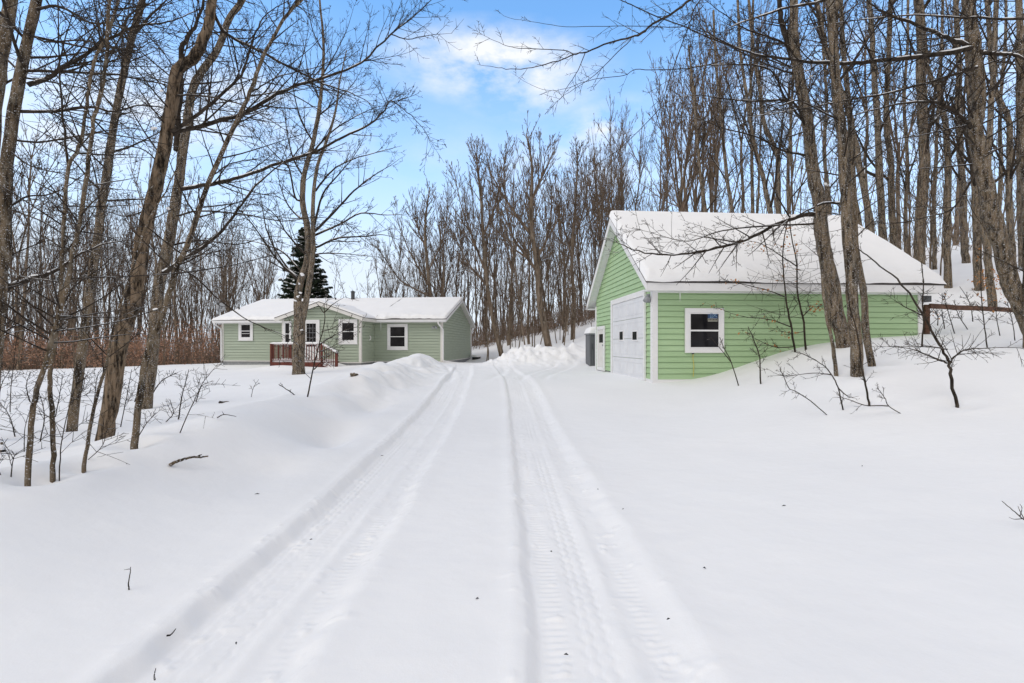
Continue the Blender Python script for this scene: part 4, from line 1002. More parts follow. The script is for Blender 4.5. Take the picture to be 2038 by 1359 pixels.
def right_trees():
    # leaning trunk against the garage
    Y = 10.9
    b = P(1676, 690, Y); g = gz(b[0], Y); by = CY+(CZ-g)/Y*F
    T = Plant('maple_tree', 'thick leaning trunk close to the garage wall, its boughs sweeping left over the roof', 'tree', (b[0], Y, g))
    w = lambda q: wpx(q, Y)
    p, r = T.stem([(1682, by), (1675, 660), (1665, 627), (1655, 562), (1642, 507), (1633, 449), (1632, 406), (1620, 353), (1613, 300), (1606, 230), (1595, 170), (1583, 106), (1579, 53), (1580, 10), (1578, -90), (1570, -220)], Y, w(36), w(15), 16)
    T.limb([(1597, 178), (1580, 120), (1564, 67), (1553, 28), (1548, -20), (1530, -120)], Y, .4, w(13), w(7), 8, 1.4, 2, sides=10)
    T.limb([(1632, 425), (1592, 430), (1547, 446), (1500, 470), (1455, 486), (1408, 497), (1356, 507), (1297, 505), (1249, 492), (1216, 474)], Y, -1.8, w(9), .009, 26, 1.0, 2, kid=(3, .5), snow=.7, up=-.04, ang=(30, 65))
    T.limb([(1620, 445), (1560, 448), (1481, 453), (1426, 462), (1370, 480), (1320, 470), (1270, 455)], Y-.3, -1.2, w(4), .005, 18, .9, 2, kid=(3, .5), up=-.05)
    # long twigs hanging over the open sky, from limbs above the frame
    Yo = 7.4
    T.limb([(1580, -30), (1500, -40), (1430, -25), (1373, 0), (1344, 23), (1299, 47), (1280, 65), (1256, 74), (1213, 85), (1168, 103), (1141, 108), (1111, 121), (1059, 134), (1016, 137), (983, 133), (950, 128)], Yo, -.6, .045, .004, 12, .45, 1, up=-.05, rmin=.0018)
    for pts in ([(1141, 108), (1122, 100), (1062, 97), (1025, 95), (1001, 88), (971, 74), (955, 66)], [(1400, 10), (1366, 49), (1330, 54), (1285, 52), (1208, 52), (1127, 53), (1071, 45), (1012, 35), (989, 20)],
                [(1256, 78), (1222, 111), (1186, 147), (1141, 178), (1116, 195), (1086, 226)], [(1165, 104), (1150, 140), (1127, 176), (1118, 194), (1100, 206)],
                [(1440, 120), (1389, 133), (1310, 139), (1265, 138), (1242, 150), (1192, 156), (1156, 165), (1127, 176), (1090, 180), (1050, 165), (1020, 146)]):
        T.limb(pts, Yo, -.5, .015, .003, 7, .35, 1, up=-.05, rmin=.0016, sides=5)
    T.limb([(1470, -60), (1393, 0), (1371, 50), (1348, 113), (1321, 192), (1312, 221), (1299, 266), (1285, 293), (1276, 320)], Yo+.4, .3, .022, .005, 10, .45, 1, up=-.1)
    T.limb([(1312, 217), (1287, 244), (1231, 298), (1193, 323), (1139, 358), (1093, 385)], Yo+.6, .4, .014, .003, 7, .35, 1, up=-.05)
    T.limb([(1180, -20), (1235, 0), (1256, 9), (1310, 34), (1366, 54), (1411, 75), (1486, 102), (1560, 130)], Yo, 2.5, .012, .03, 14, .6, 2, up=.0)
    T.limb([(1597, 240), (1560, 190), (1532, 138), (1460, 128), (1380, 134), (1330, 160)], Y, -1.2, w(5), .005, 24, .8, 2, snow=.8)
    T.limb([(1606, 260), (1578, 203), (1504, 201), (1440, 196), (1380, 189), (1320, 205)], Y, -.8, w(5), .005, 22, .8, 2, snow=.8)
    T.limb([(1612, 310), (1560, 300), (1500, 270), (1440, 255), (1380, 233), (1330, 236)], Y, .6, w(4.5), .005, 22, .8, 2)
    T.limb([(1585, 110), (1550, 80), (1490, 60), (1430, 20), (1380, -20)], Y, -1, w(5), .006, 20, .9, 2)
    T.limb([(1590, 150), (1530, 130), (1450, 90), (1400, 60), (1340, 40)], Y, .8, w(4), .005, 20, .9, 2)
    sprout(T.crown, p[30:], r[30:], 26, 1.5, (40, 80), 2, .05, .12, .0, (5, .5), .004, maxr=.02)
    for x, y, s in ((1636, 370, .07), (1606, 160, .06), (1599, 148, .05)):
        c = P(x, y, Y)+np.array([0, -.16, 0]); lump(T, c, s*.8)
    T.done()
    # straight mottled trunk right of it
    B = hit(1706, 742); Y = B[1]
    T = Plant('maple_tree', 'straight mottled trunk in the snow bank, right in front of the leaning one', 'tree', B)
    w = lambda q: wpx(q, Y)
    p, r = T.stem([(1706, 743), (1703, 675), (1697, 610), (1694, 546), (1688, 481), (1684, 419), (1685, 440), (1680, 353), (1675, 265), (1666, 194), (1661, 124), (1655, 53), (1652, 0), (1648, -120), (1640, -240)][:6]+[(1680, 353), (1675, 265), (1666, 194), (1661, 124), (1655, 53), (1652, 0), (1648, -120), (1640, -240)], Y, w(27), w(15), 16)
    T.limb([(1682, 404), (1665, 404), (1639, 405), (1610, 418), (1592, 426)], Y, 1.2, w(7), .02, 4, .6, 1, snow=1.5)
    T.limb([(1664, 170), (1700, 120), (1740, 60), (1780, 0), (1800, -60)], Y, 1, w(6), .012, 14, 1.1, 2)
    T.limb([(1672, 240), (1620, 214), (1580, 200), (1521, 228), (1450, 235)], Y, -.6, w(4), .005, 18, .8, 2, snow=.8)
    T.limb([(1680, 330), (1720, 300), (1770, 280), (1820, 270)], Y, .5, w(3), .004, 12, .7, 2)
    sprout(T.crown, p[24:], r[24:], 22, 1.4, (40, 80), 2, .05, .12, .0, (5, .5), .004, maxr=.016)
    T.done()
    B = hit(1735, 724); Y = B[1]
    T = Plant('maple_tree', 'dark slender trunk just right of the mottled one, standing in the bank', 'tree', B)
    w = lambda q: wpx(q, Y)
    p, r = T.stem([(1735, 725), (1723, 659), (1720, 594), (1712, 546), (1702, 481), (1700, 400), (1694, 300), (1690, 212), (1680, 120), (1675, 40), (1672, -60)], Y, w(17), w(9), 12)
    sprout(T.crown, p[16:], r[16:], 24, 1.3, (40, 80), 2, .1, .12, .0, (5, .5), .004, maxr=.014); T.done()
    B = hit(1663, 744); Y = B[1]
    T = Plant('young_maple', 'thin dark stem leaning left in front of the green wall beside the thick trunks', 'tree', B)
    w = lambda q: wpx(q, Y)
    p, r = T.stem([(1664, 744), (1655, 675), (1642, 610), (1636, 529), (1630, 460), (1622, 400), (1612, 320), (1604, 250)], Y, w(9), w(3), 9, wob=.1)
    T.limb([(1646, 640), (1690, 600), (1700, 560)], Y, .2, .012, .004, 4, .4, 1)
    sprout(T.crown, p[10:], r[10:], 22, .7, (45, 85), 2, .0, .12, .0, (5, .5), .0022, maxr=.008); T.done()
    # big leaning trunk at the right edge
    Y = 9.6; b = P(2062, 700, Y); g = gz(b[0], Y); by = CY+(CZ-g)/Y*F
    T = Plant('maple_tree', 'big mottled trunk at the right edge, leaning left with level limbs high up', 'tree', (b[0], Y, g))
    w = lambda q: wpx(q, Y)
    p, r = T.stem([(2066, by), (2046, 640), (2028, 600), (2011, 562), (1995, 497), (1976, 432), (1963, 371), (1952, 318), (1940, 254), (1947, 212), (1944, 141), (1935, 71), (1924, 0), (1905, -110), (1890, -230)], Y, w(46), w(25), 16)
    T.limb([(1943, 95), (1874, 106), (1786, 117), (1698, 125), (1627, 124), (1557, 117), (1486, 102), (1433, 81), (1390, 60)], Y, -.9, w(10), .010, 34, .9, 2, snow=1, ang=(30, 70))
    T.limb([(1936, 92), (1890, 78), (1857, 64), (1797, 39), (1754, 21), (1726, 0), (1690, -40)], Y, -.4, w(9), .014, 18, .9, 2, snow=1.3)
    T.limb([(2060, 36), (2000, 38), (1950, 34), (1910, 35), (1821, 30), (1733, 37), (1663, 46), (1600, 60)], Y-.6, -.3, .05, .008, 22, .8, 2, snow=1.4)
    T.limb([(1940, 100), (1966, 106), (2010, 108), (2070, 125)], Y, -.6, w(9), .03, 6, .7, 2, snow=1.4)
    T.limb([(1946, 130), (1931, 138), (1839, 166), (1751, 189), (1680, 200), (1610, 214), (1521, 228), (1440, 232)], Y, -1.4, w(6), .006, 30, .9, 2, snow=.8)
    T.limb([(1942, 262), (1920, 240), (1892, 215), (1850, 203), (1786, 208), (1698, 230), (1640, 250)], Y, -.6, w(9), .008, 22, .9, 2, snow=.9)
    T.limb([(1950, 330), (1900, 410), (1850, 430), (1780, 445), (1740, 440)], Y, -.8, w(4), .005, 14, .8, 2)
    T.limb([(1720, -40), (1641, 0), (1574, 14), (1497, 37), (1450, 56)], Y-1.2, -.2, .06, .012, 10, .7, 2, snow=2.0)
    T.limb([(1950, 200), (1990, 160), (2030, 100), (2060, 60)], Y, .5, w(6), .012, 12, .9, 2)
    sprout(T.crown, p[28:], r[28:], 26, 1.6, (40, 85), 2, .05, .12, .0, (5, .5), .004, maxr=.02); T.done()
    B = hit(2052, 694); Y = min(B[1], 12)
    T = Plant('maple_tree', 'dark upright trunk cut by the right edge, in front of the rail fence', 'tree', B)
    w = lambda q: wpx(q, Y)
    p, r = T.stem([(2052, 694), (2050, 600), (2048, 480), (2040, 330), (2034, 200), (2030, 90), (2026, -60)], Y, w(34), w(14), 12)
    sprout(T.crown, p[6:], r[6:], 22, 1.4, (40, 80), 2, .1, .12, .0, (6, .5), .003, maxr=.016); T.done()

def hill_trees():
    D = [  # (px,py) from the foot up, distance, foot width, top width in px, label
     ([(1830, 560), (1832, 459), (1839, 318), (1836, 212), (1834, 106), (1829, 0), (1826, -120), (1822, -260)], 20.5, 30, 20, 'tall straight pale trunk rising behind the right end of the garage roof'),
     ([(1887, 573), (1885, 477), (1888, 353), (1881, 247), (1871, 184), (1850, 150), (1838, 60), (1832, -60)], 20, 19, 9, 'trunk bent left high up, its foot just right of the garage roof'),
     ([(1923, 522), (1919, 477), (1917, 389), (1910, 283), (1906, 200), (1910, 141), (1903, 18), (1900, -120)], 26, 20, 12, 'straight dark trunk on the slope, second right of the garage roof corner'),
     ([(1948, 560), (1945, 500), (1943, 420), (1938, 330), (1930, 200), (1925, 60), (1920, -90)], 19, 25, 12, 'trunk with rusty leaves at its foot on the snowy slope'),
     ([(1976, 624), (1970, 560), (1965, 500), (1958, 420), (1966, 330), (1974, 200), (1980, 80), (1986, -80)], 16.8, 22, 12, 'trunk behind the fence rail with clinging orange leaves low on it'),
     ([(2020, 600), (2016, 520), (2009, 400), (2009, 247), (1980, 177), (1968, 60), (1960, -90)], 18, 20, 10, 'trunk by the right edge behind the big leaning one, crooked above'),
     ([(2034, 560), (2030, 430), (2028, 300), (2028, 150), (2030, 0), (2030, -120)], 22, 16, 10, 'upright dark trunk farthest right on the slope'),
     ([(1762, 530), (1758, 477), (1751, 353), (1747, 247), (1740, 160), (1737, 106), (1730, 0), (1724, -120)], 21, 20, 11, 'tall trunk behind the garage roof slope, next left of the pale straight one'),
     ([(1783, 540), (1779, 477), (1774, 380), (1772, 318), (1764, 240), (1768, 120), (1772, 0), (1774, -110)], 22.5, 20, 10, 'trunk close beside another behind the roof slope, between it and the pale one'),
     ([(1733, 500), (1733, 459), (1712, 335), (1698, 265), (1687, 212), (1660, 150), (1640, 80), (1625, 0), (1610, -100)], 20.5, 18, 11, 'trunk leaning left behind the garage roof, seen right of the mottled one'),
     ([(1712, 480), (1706, 420), (1690, 350), (1672, 280), (1660, 190), (1664, 60), (1668, -60)], 23, 15, 9, 'slender trunk behind the ridge, hidden in part by the mottled one'),
     ([(1546, 460), (1549, 417), (1548, 350), (1546, 304), (1521, 247), (1512, 180), (1500, 100), (1490, 0)], 22, 15, 6, 'forked trunk above the middle of the garage ridge'),
     ([(1573, 460), (1570, 417), (1568, 350), (1572, 280), (1576, 200), (1580, 100)], 24, 11, 5, 'thin trunk above the garage ridge just right of the forked one'),
     ([(1540, 460), (1532, 417), (1518, 350), (1504, 300), (1489, 212), (1475, 117), (1468, 0)], 21, 14, 6, 'trunk leaning left above the garage ridge with a long straight top'),
     ([(1500, 460), (1498, 417), (1496, 300), (1494, 180), (1497, 60), (1500, -40)], 24, 10, 5, 'upright slim trunk above the garage ridge, left of the forked one'),
     ([(1462, 460), (1455, 410), (1444, 330), (1436, 240), (1424, 120), (1420, 20)], 23, 11, 5, 'slim trunk tilting left over the left half of the garage ridge'),
     ([(1408, 460), (1402, 410), (1392, 330), (1385, 240), (1378, 160), (1370, 90)], 26, 11, 4, 'trunk rising over the garage ridge a third of the way along'),
     ([(1860, 500), (1858, 420), (1862, 330), (1866, 240), (1872, 130), (1876, 0), (1878, -90)], 25, 12, 6, 'slim trunk between the pale straight one and the bent one'),
     ([(1985, 520), (1988, 430), (1992, 330), (1990, 220), (2000, 100), (2004, -40)], 27, 13, 7, 'far trunk high on the slope, seen right of the big leaning one'),
     ([(1805, 520), (1802, 430), (1806, 330), (1800, 200), (1806, 80), (1808, -60)], 27, 12, 6, 'dim trunk deep in the wood, left of the pale straight one'),
     ([(1652, 470), (1650, 400), (1640, 300), (1646, 200), (1638, 100), (1640, 0)], 26, 11, 5, 'far trunk seen between the leaning and the mottled trunks'),
    ]
    for pts, Y, w0, w1, lab in D:
        b = P(pts[0][0], 0, Y); g = gz(b[0], Y); by = CY+(CZ-g)/Y*F
        pts = list(pts)
        if by > pts[0][1]+2: pts = [(pts[0][0]+(pts[0][0]-pts[1][0])*.2, by)]+pts
        else: pts[0] = (pts[0][0], by); pts = [pts[0]]+[q for q in pts[1:] if q[1] < by-15]
        T = Plant('forest_tree', lab, 'tree', (b[0], Y, g), 'tall bare trees on the slope behind the garage', 'bark', 'twig')
        w = lambda q: wpx(q, Y)
        p, r = T.stem(pts, Y, w(w0)*.9, w(w1)*.88, 11, wob=.06)
        n = len(p); h = p[:, 2]-g
        k = int(np.argmax(h > 4.0)) or n//3
        # steep limbs, each with its own twigs
        for q in range(7):
            i = int(R.integers(k, n-1)); az = R.uniform(0, 2*math.pi); e = R.uniform(.9, 2.2)
            d = np.array([math.cos(az), math.sin(az)*.8, e]); Ln = R.uniform(2.2, 5)*(w0/18)**.5
            s_ = shoot(p[i], d, Ln, 7, .07, .25); rr = np.linspace(r[i]*R.uniform(.3, .55), .008, 8)
            T.crown.add(s_, rr, 6); sprout(T.crown, s_, rr, 7, 1.6, (20, 45), 1, .2, .12, .15, (3, .5), .008, maxr=.02)
            if R.random() < .5: snowcap(T.snow, s_, rr, .4, .97)
        sprout(T.crown, p[k:], r[k:], 10, 1.8, (45, 80), 1, .1, .12, .0, (4, .5), .008, maxr=.02)
        if 'leaves' in lab:
            s_ = p[1:max(4, n//4)]; leaves(T.leaf, s_+np.array([0, -.25, .1]), 90, .09, .6)
        T.done()

def far_single_trees():
    D = [([(1094, 696), (1082, 640), (1074, 600), (1070, 545), (1063, 488), (1057, 450), (1058, 390), (1059, 335), (1052, 290), (1047, 266)], 30, 15, 2, [[(1060, 470), (1024, 423), (997, 381), (978, 346), (968, 310)], [(1066, 520), (1090, 470), (1098, 400), (1092, 330)], [(1068, 540), (1040, 500), (1020, 470), (1006, 400), (1002, 330)], [(1058, 400), (1078, 350), (1086, 300)]], 'tall tree with a broad open crown and slanting foot, behind the snow heap'),
         ([(1001, 716), (985, 650), (975, 603), (965, 526), (961, 450), (955, 373), (950, 330), (948, 305)], 31, 11, 2, [[(966, 540), (940, 470), (915, 400), (905, 340)], [(962, 470), (985, 410), (1000, 340), (1010, 300)], [(970, 570), (930, 520), (900, 460)]], 'tall tree leaning left beside the gable end of the sage house'),
         ([(866, 640), (856, 587), (850, 520), (846, 460), (850, 410), (856, 372)], 42, 9, 2, [[(854, 570), (820, 510), (795, 450), (790, 420)], [(852, 540), (880, 480), (890, 420), (893, 390)], [(850, 500), (826, 440), (820, 400)], [(856, 590), (800, 560), (770, 520), (750, 490)]], 'fan crowned tree standing over the right end of the house roof'),
         ([(1140, 690), (1142, 600), (1138, 520), (1144, 430), (1148, 350), (1150, 300)], 33, 9, 2, [[(1140, 520), (1120, 440), (1112, 380)], [(1142, 480), (1165, 400), (1172, 320)]], 'upright tree behind the snow heap, left of the grey cabinet')]
    for pts, Y, w0, w1, lim, lab in D:
        b = P(pts[0][0], 0, Y); g = gz(b[0], Y); by = CY+(CZ-g)/Y*F
        pts = [(pts[0][0], by)]+[q for q in pts[1:] if q[1] < by-8]
        T = Plant('forest_tree', lab, 'tree', (b[0], Y, g), 'bare trees standing before the wood', 'far', 'fartwig')
        w = lambda q: wpx(q, Y)
        p, r = T.stem(pts, Y, w(w0), w(w1), 10)
        for l in lim:
            q, rr = T.limb(l, Y, R.uniform(-1.5, 1.5), w(w0*.45), .02, 13, 2.4, 2, (14, 34), .3, (4, .5), rmin=.012, snow=.5)
        k = len(p)//2
        sprout(T.crown, p[k:], r[k:], 24, 2.6, (18, 40), 2, .3, .11, .0, (4, .5), .012, maxr=.03)
        if False and 'bent foot' in lab: T.snow.add(np.array([P(1087, 690, Y-.2), P(1083, 672, Y-.24), P(1077, 645, Y-.2)]), np.array([.05, .11, .02]), 8)
        T.done()

left_trees(); yard_tree(); right_trees(); hill_trees(); far_single_trees()

# ------------------------------------------------------------------ the wood
def proto(kind, H):
    """trunk and crown meshes of one forest tree, foot at the origin"""
    t, c, s = Geo(), Geo(), Geo()
    lean = R.normal(0, .05, 2)
    z = np.linspace(-.6, H, 16); bend = np.cumsum(R.normal(0, .07, (16, 2)), 0)*.9
    ax = np.c_[lean[0]*z+bend[:, 0], lean[1]*z+bend[:, 1], z]
    rmin = .013
    def ascend(pt, r0, L, e, nk=12, k2=(4, .5), wig=.05, a=(14, 34)):
        nk = int(nk*.85); k2 = (4, .5)
        az = R.uniform(0, 2*math.pi); d = np.array([math.cos(az), math.sin(az), e])
        q = shoot(pt, d, L, 8, wig, .35); rr = np.linspace(r0, .016, 9); c.add(q, rr, 5)
        sprout(c, q, rr, nk, L*.38, a, 2 if L > 5 else 1, .3, .11, .2, k2, rmin, None, .45, .5, 0, .03)
    if kind == 'vase':
        k = 16; cut = 8
        r = np.linspace(.17, .12, cut); t.add(ax[:cut], r, 9)
        top = ax[cut-1]
        for _ in range(6): ascend(top-np.array([0, 0, R.uniform(0, 2.2)]), R.uniform(.06, .10), R.uniform(.42, .60)*H, R.uniform(1.8, 4.5), 13)
        for _ in range(4): ascend(ax[int(R.integers(4, cut))], .04, R.uniform(.12, .25)*H, R.uniform(.5, 1.4), 8)
    elif kind == 'pole':
        r = np.linspace(.13, .02, 16); t.add(ax, r, 8)
        for i in range(16): ascend(ax[int(R.integers(5, 15))], R.uniform(.025, .045), R.uniform(.13, .27)*H, R.uniform(1.0, 2.4), 8, (5, .5))
        sprout(c, ax[8:], r[8:], 18, 1.9, (20, 45), 1, .25, .1, 0, (5, .5), rmin, maxr=.03)
    elif kind == 'fork':
        r = np.linspace(.18, .10, 9); t.add(ax[:9], r, 9); top = ax[8]
        for sg in (-1, 1):
            az = R.uniform(0, 6.28); d = np.array([math.cos(az), math.sin(az), 4.5])
            q = shoot(top, d, H*.5, 9, .05, .1); rr = np.linspace(.085, .02, 10); t.add(q, rr, 7)
            for _ in range(7): ascend(q[int(R.integers(1, 9))], R.uniform(.03, .05), R.uniform(.14, .26)*H, R.uniform(1.0, 2.4), 9, (5, .5))
        for _ in range(3): ascend(ax[int(R.integers(4, 8))], .035, .2*H, .9, 7, (5, .5))
    elif kind == 'clump':
        for _ in range(4):
            az = R.uniform(0, 6.28); d = np.array([math.cos(az), math.sin(az), R.uniform(5, 9)])
            q = shoot(np.array([0, 0, -.5]), d, H*R.uniform(.75, 1.0), 11, .05, .05); rr = np.linspace(.085, .018, 12); t.add(q, rr, 7)
            for _ in range(5): ascend(q[int(R.integers(4, 11))], .03, R.uniform(.12, .24)*H, R.uniform(1.2, 2.6), 8, (5, .5))
    else:  # whip: an understory stem
        r = np.linspace(.05, .012, 16); t.add(ax, r, 6)
        sprout(c, ax[3:], r[3:], 22, H*.26, (22, 50), 1, .22, .1, 0, (5, .5), .010, maxr=.02)
    return t.mesh('trunk'), c.mesh('crown')

def forest():
    kinds = [('vase', 18), ('vase', 17), ('vase', 19), ('pole', 17), ('pole', 19), ('pole', 16), ('fork', 19), ('fork', 18), ('clump', 16), ('clump', 15)]
    whips = [('whip', 9), ('whip', 8), ('whip', 10)]
    protos = []
    for k, H in kinds+whips:
        tm, cm = proto(k, H)
        root = empty('forest_tree' if k != 'whip' else 'understory_tree'); a = link('trunk', tm, M['far'], root); b_ = link('crown', cm, M['fartwig'], root)
        protos.append(dict(k=k, H=H, root=root, kids=(a, b_), used=False))
    def place(p, loc, rz, sc, sz, label, group, cat='tree'):
        if not p['used']: root = p['root']; p['used'] = True
        else:
            root = p['root'].copy(); COL.objects.link(root)
            for ch in p['kids']:
                c = ch.copy(); COL.objects.link(c); c.parent = root
        root.location = loc; root.rotation_euler = (0, 0, rz); root.scale = (sc, sc, sz)
        tag(root, label, cat, group)
    prof_x = [-400, 0, 200, 330, 450, 520, 570, 620, 690, 740, 800, 860, 930, 1050, 1130, 1200, 1280, 1400, 2500]
    prof_y = [240, 262, 290, 320, 385, 430, 505, 560, 560, 480, 405, 365, 300, 275, 300, 225, 160, 40, -200]
    top = lambda px: float(np.interp(px, prof_x, prof_y))
    def region(px):
        if px < 420: return 'bare tree in the wood along the far edge of the left yard', 'bare trees along the far edge of the left yard'
        if px < 700: return 'bare tree in the wood behind the left half of the sage house', 'bare trees behind the left half of the house'
        if px < 940: return 'bare tree in the wood above the right half of the sage house roof', 'bare trees behind the right half of the house'
        if px < 1215: return 'bare tree in the wood between the sage house and the garage', 'bare trees between the house and the garage'
        return 'bare tree in the wood rising above the green garage', 'bare trees above the garage'
    big = protos[:10]; small = protos[10:]
    taken = []
    def spot(px, Y, gap):
        x = (px-CX)/F*Y
        for (a, b_) in taken:
            if (a-x)**2+(b_-Y)**2 < gap*gap: return None
        taken.append((x, Y)); return x
    bands = [((-200, 560), (41, 46), 13, 2.4), ((-200, 560), (46, 62), 24, 2.6), ((700, 1260), (36, 60), 40, 2.2), ((1180, 1420), (27, 46), 13, 2.6), ((1420, 1740), (30, 46), 7, 3), ((1740, 2240), (30, 46), 5, 3), ((560, 720), (50, 60), 5, 2)]
    for (pa, pb), (ya, yb_), n, gap in bands:
        done_ = 0; tries = 0
        while done_ < n and tries < n*12:
            tries += 1
            px = R.uniform(pa, pb); Y = R.uniform(ya, yb_)
            if 395 < px < 960 and Y < 41: continue
            if px > 1240 and Y < 24: continue
            x = spot(px, Y, gap)
            if x is None: continue
            g = gz(x, Y); Ht = CZ+(CY-top(px)-R.uniform(0, 70)-(25 if Y > 48 else 0))/F*Y-g
            if Ht < 4.5: continue
            Ht = min(Ht, 27)
            p = big[int(R.integers(0, 10))] if Ht > 10 else small[int(R.integers(0, 3))]
            sz = Ht/p['H']; sc = sz**.6*R.uniform(.66, .95)
            lab, grp = region(px)
            place(p, (x, Y, g), R.uniform(0, 6.28), sc, sz, lab, grp); done_ += 1
    # understory
    for (pa, pb), (ya, yb_), n in (((-150, 430), (39, 52), 34), ((930, 1230), (28, 44), 30), ((560, 930), (42, 52), 16), ((1240, 1560), (24, 36), 8), ((1800, 2150), (18, 34), 8)):
        for _ in range(n):
            px = R.uniform(pa, pb); Y = R.uniform(ya, yb_); x = (px-CX)/F*Y
            if 395 < px < 960 and Y < 41: continue
            if px < 1200 and px > 960 and Y < 29: Y += 5
            g = gz(x, Y); p = small[int(R.integers(0, 3))]; s_ = R.uniform(.55, 1.1)
            lab, grp = region(px); where = lab.split(' in the ')[1] if ' in the ' in lab else ''
            place(p, (x, Y, g), R.uniform(0, 6.28), s_, s_*R.uniform(.9, 1.2), 'thin young understory tree in the '+where, 'understory '+grp.replace('bare trees ', 'stems '), 'young tree')
    for p in protos:
        if not p['used']:
            for ch in p['kids']: bpy.data.objects.remove(ch)
            bpy.data.objects.remove(p['root'])
    # the deep wood, one mass
    w = Geo()
    for _ in range(1500):
        px = R.uniform(-420, 560) if R.random() < .42 else R.uniform(560, 2500); Y = R.uniform(50, 88); x = (px-CX)/F*Y
        if 540 < px < 730 and R.random() < .55: continue
        if px > 1300 and R.random() < .5: continue
        g = gz(x, Y); Ht = max(2.5, (CZ+(CY-top(px)-R.uniform(60, 240))/F*Y-g)); Ht = min(Ht, 17)
        if 560 < px < 720: Ht = min(Ht, R.uniform(2.5, 7))
        q = shoot(np.array([x, Y, g-.3]), np.array([R.normal(0, .12), R.normal(0, .12), 1]), Ht, 6, .05, 0)
        r0 = R.uniform(.03, .10); w.add(q, np.linspace(r0, .018, 7), 5)
        for _k in range(7):
            i = int(R.integers(2, 7)); az = R.uniform(0, 6.28)
            b_ = shoot(q[i], np.array([math.cos(az), math.sin(az)*.6, R.uniform(.5, 2.2)]), Ht*R.uniform(.12, .30), 4, .12, .15)
            w.add(b_, np.linspace(.018, .008, 5), 3)
            for _j in range(2):
                c_ = shoot(b_[int(R.integers(1, 4))], np.array([R.normal(0, 1), R.normal(0, .6), R.uniform(.3, 1.4)]), Ht*R.uniform(.05, .12), 2, .15, .1); w.add(c_, np.array([.010, .008, .006]), 3)
    tag(link('distant_woods', w.mesh('distant_woods'), M['fartwig']), 'brownish deep wood of thin bare stems behind everything', 'woods', None, 'stuff')
    # brush under the trees
    w = Geo()
    for _ in range(6800):
        px = R.uniform(-300, 1260) if R.random() < .92 else R.uniform(1150, 2300)
        Y = R.uniform(43, 58) if px < 950 else (R.uniform(42, 58) if px < 1260 else R.uniform(26, 48)); x = (px-CX)/F*Y
        g = gz(x, Y); h = R.uniform(.6, 3.0)*(1.3 if px < 430 else 1)
        q = shoot(np.array([x, Y, g-.1]), np.array([R.normal(0, .45), R.normal(0, .3), 1]), h, 4, .14, -.1)
        w.add(q, np.linspace(.022, .009, 5), 3)
        for _k in range(3):
            c_ = shoot(q[int(R.integers(1, 4))], np.array([R.normal(0, 1), R.normal(0, .6), R.uniform(.0, 1.2)]), h*R.uniform(.2, .45), 3, .15, 0); w.add(c_, np.linspace(.013, .007, 4), 3)
    tag(link('undergrowth', w.mesh('undergrowth'), M['brush']), 'tangled brown brush at the foot of the wood', 'undergrowth', None, 'stuff')
    # rust coloured leaves that still hang on the thicket at the left
    V = []; n = 0
    cl = [(R.uniform(-250, 440), R.uniform(40, 50), R.uniform(.6, 1.5)) for _ in range(270)]
    lf = Geo(); pts = []; sz = []
    for px, Y, s_ in cl:
        x = (px-CX)/F*Y; g = gz(x, Y); k = int(90*s_)
        hgt = R.uniform(.2, 3.3)
        pts.append(np.c_[R.normal(x, .75*s_, k), R.normal(Y, .7, k), g+np.abs(R.normal(hgt, .55, k))]); sz.append(R.uniform(.04, .10, k))
    for px, Y in [(R.uniform(440, 900), R.uniform(44, 52)) for _ in range(40)]+[(R.uniform(960, 1180), R.uniform(42, 50)) for _ in range(20)]:
        x = (px-CX)/F*Y; g = gz(x, Y); k = 45
        pts.append(np.c_[R.normal(x, .6, k), R.normal(Y, .6, k), g+np.abs(R.normal(1.0, .7, k))]); sz.append(R.uniform(.03, .08, k))
    pt = np.concatenate(pts); sz = np.concatenate(sz)[:, None]; k = len(pt)
    A = R.normal(0, 1, (k, 3)); A /= np.linalg.norm(A, axis=1, keepdims=True); B_ = np.cross(A, R.normal(0, 1, (k, 3))); B_ /= np.linalg.norm(B_, axis=1, keepdims=True)
    V = np.stack([pt-A*sz, pt+B_*sz*.55, pt+A*sz, pt-B_*sz*.55], 1).reshape(-1, 3)
    tag(link('thicket_leaves', mesh_np('thicket_leaves', V, np.arange(4*k).reshape(-1, 4), False), M['rust']), 'rusty dry leaves clinging to the thicket at the edge of the wood', 'dry leaves', None, 'stuff')
forest()

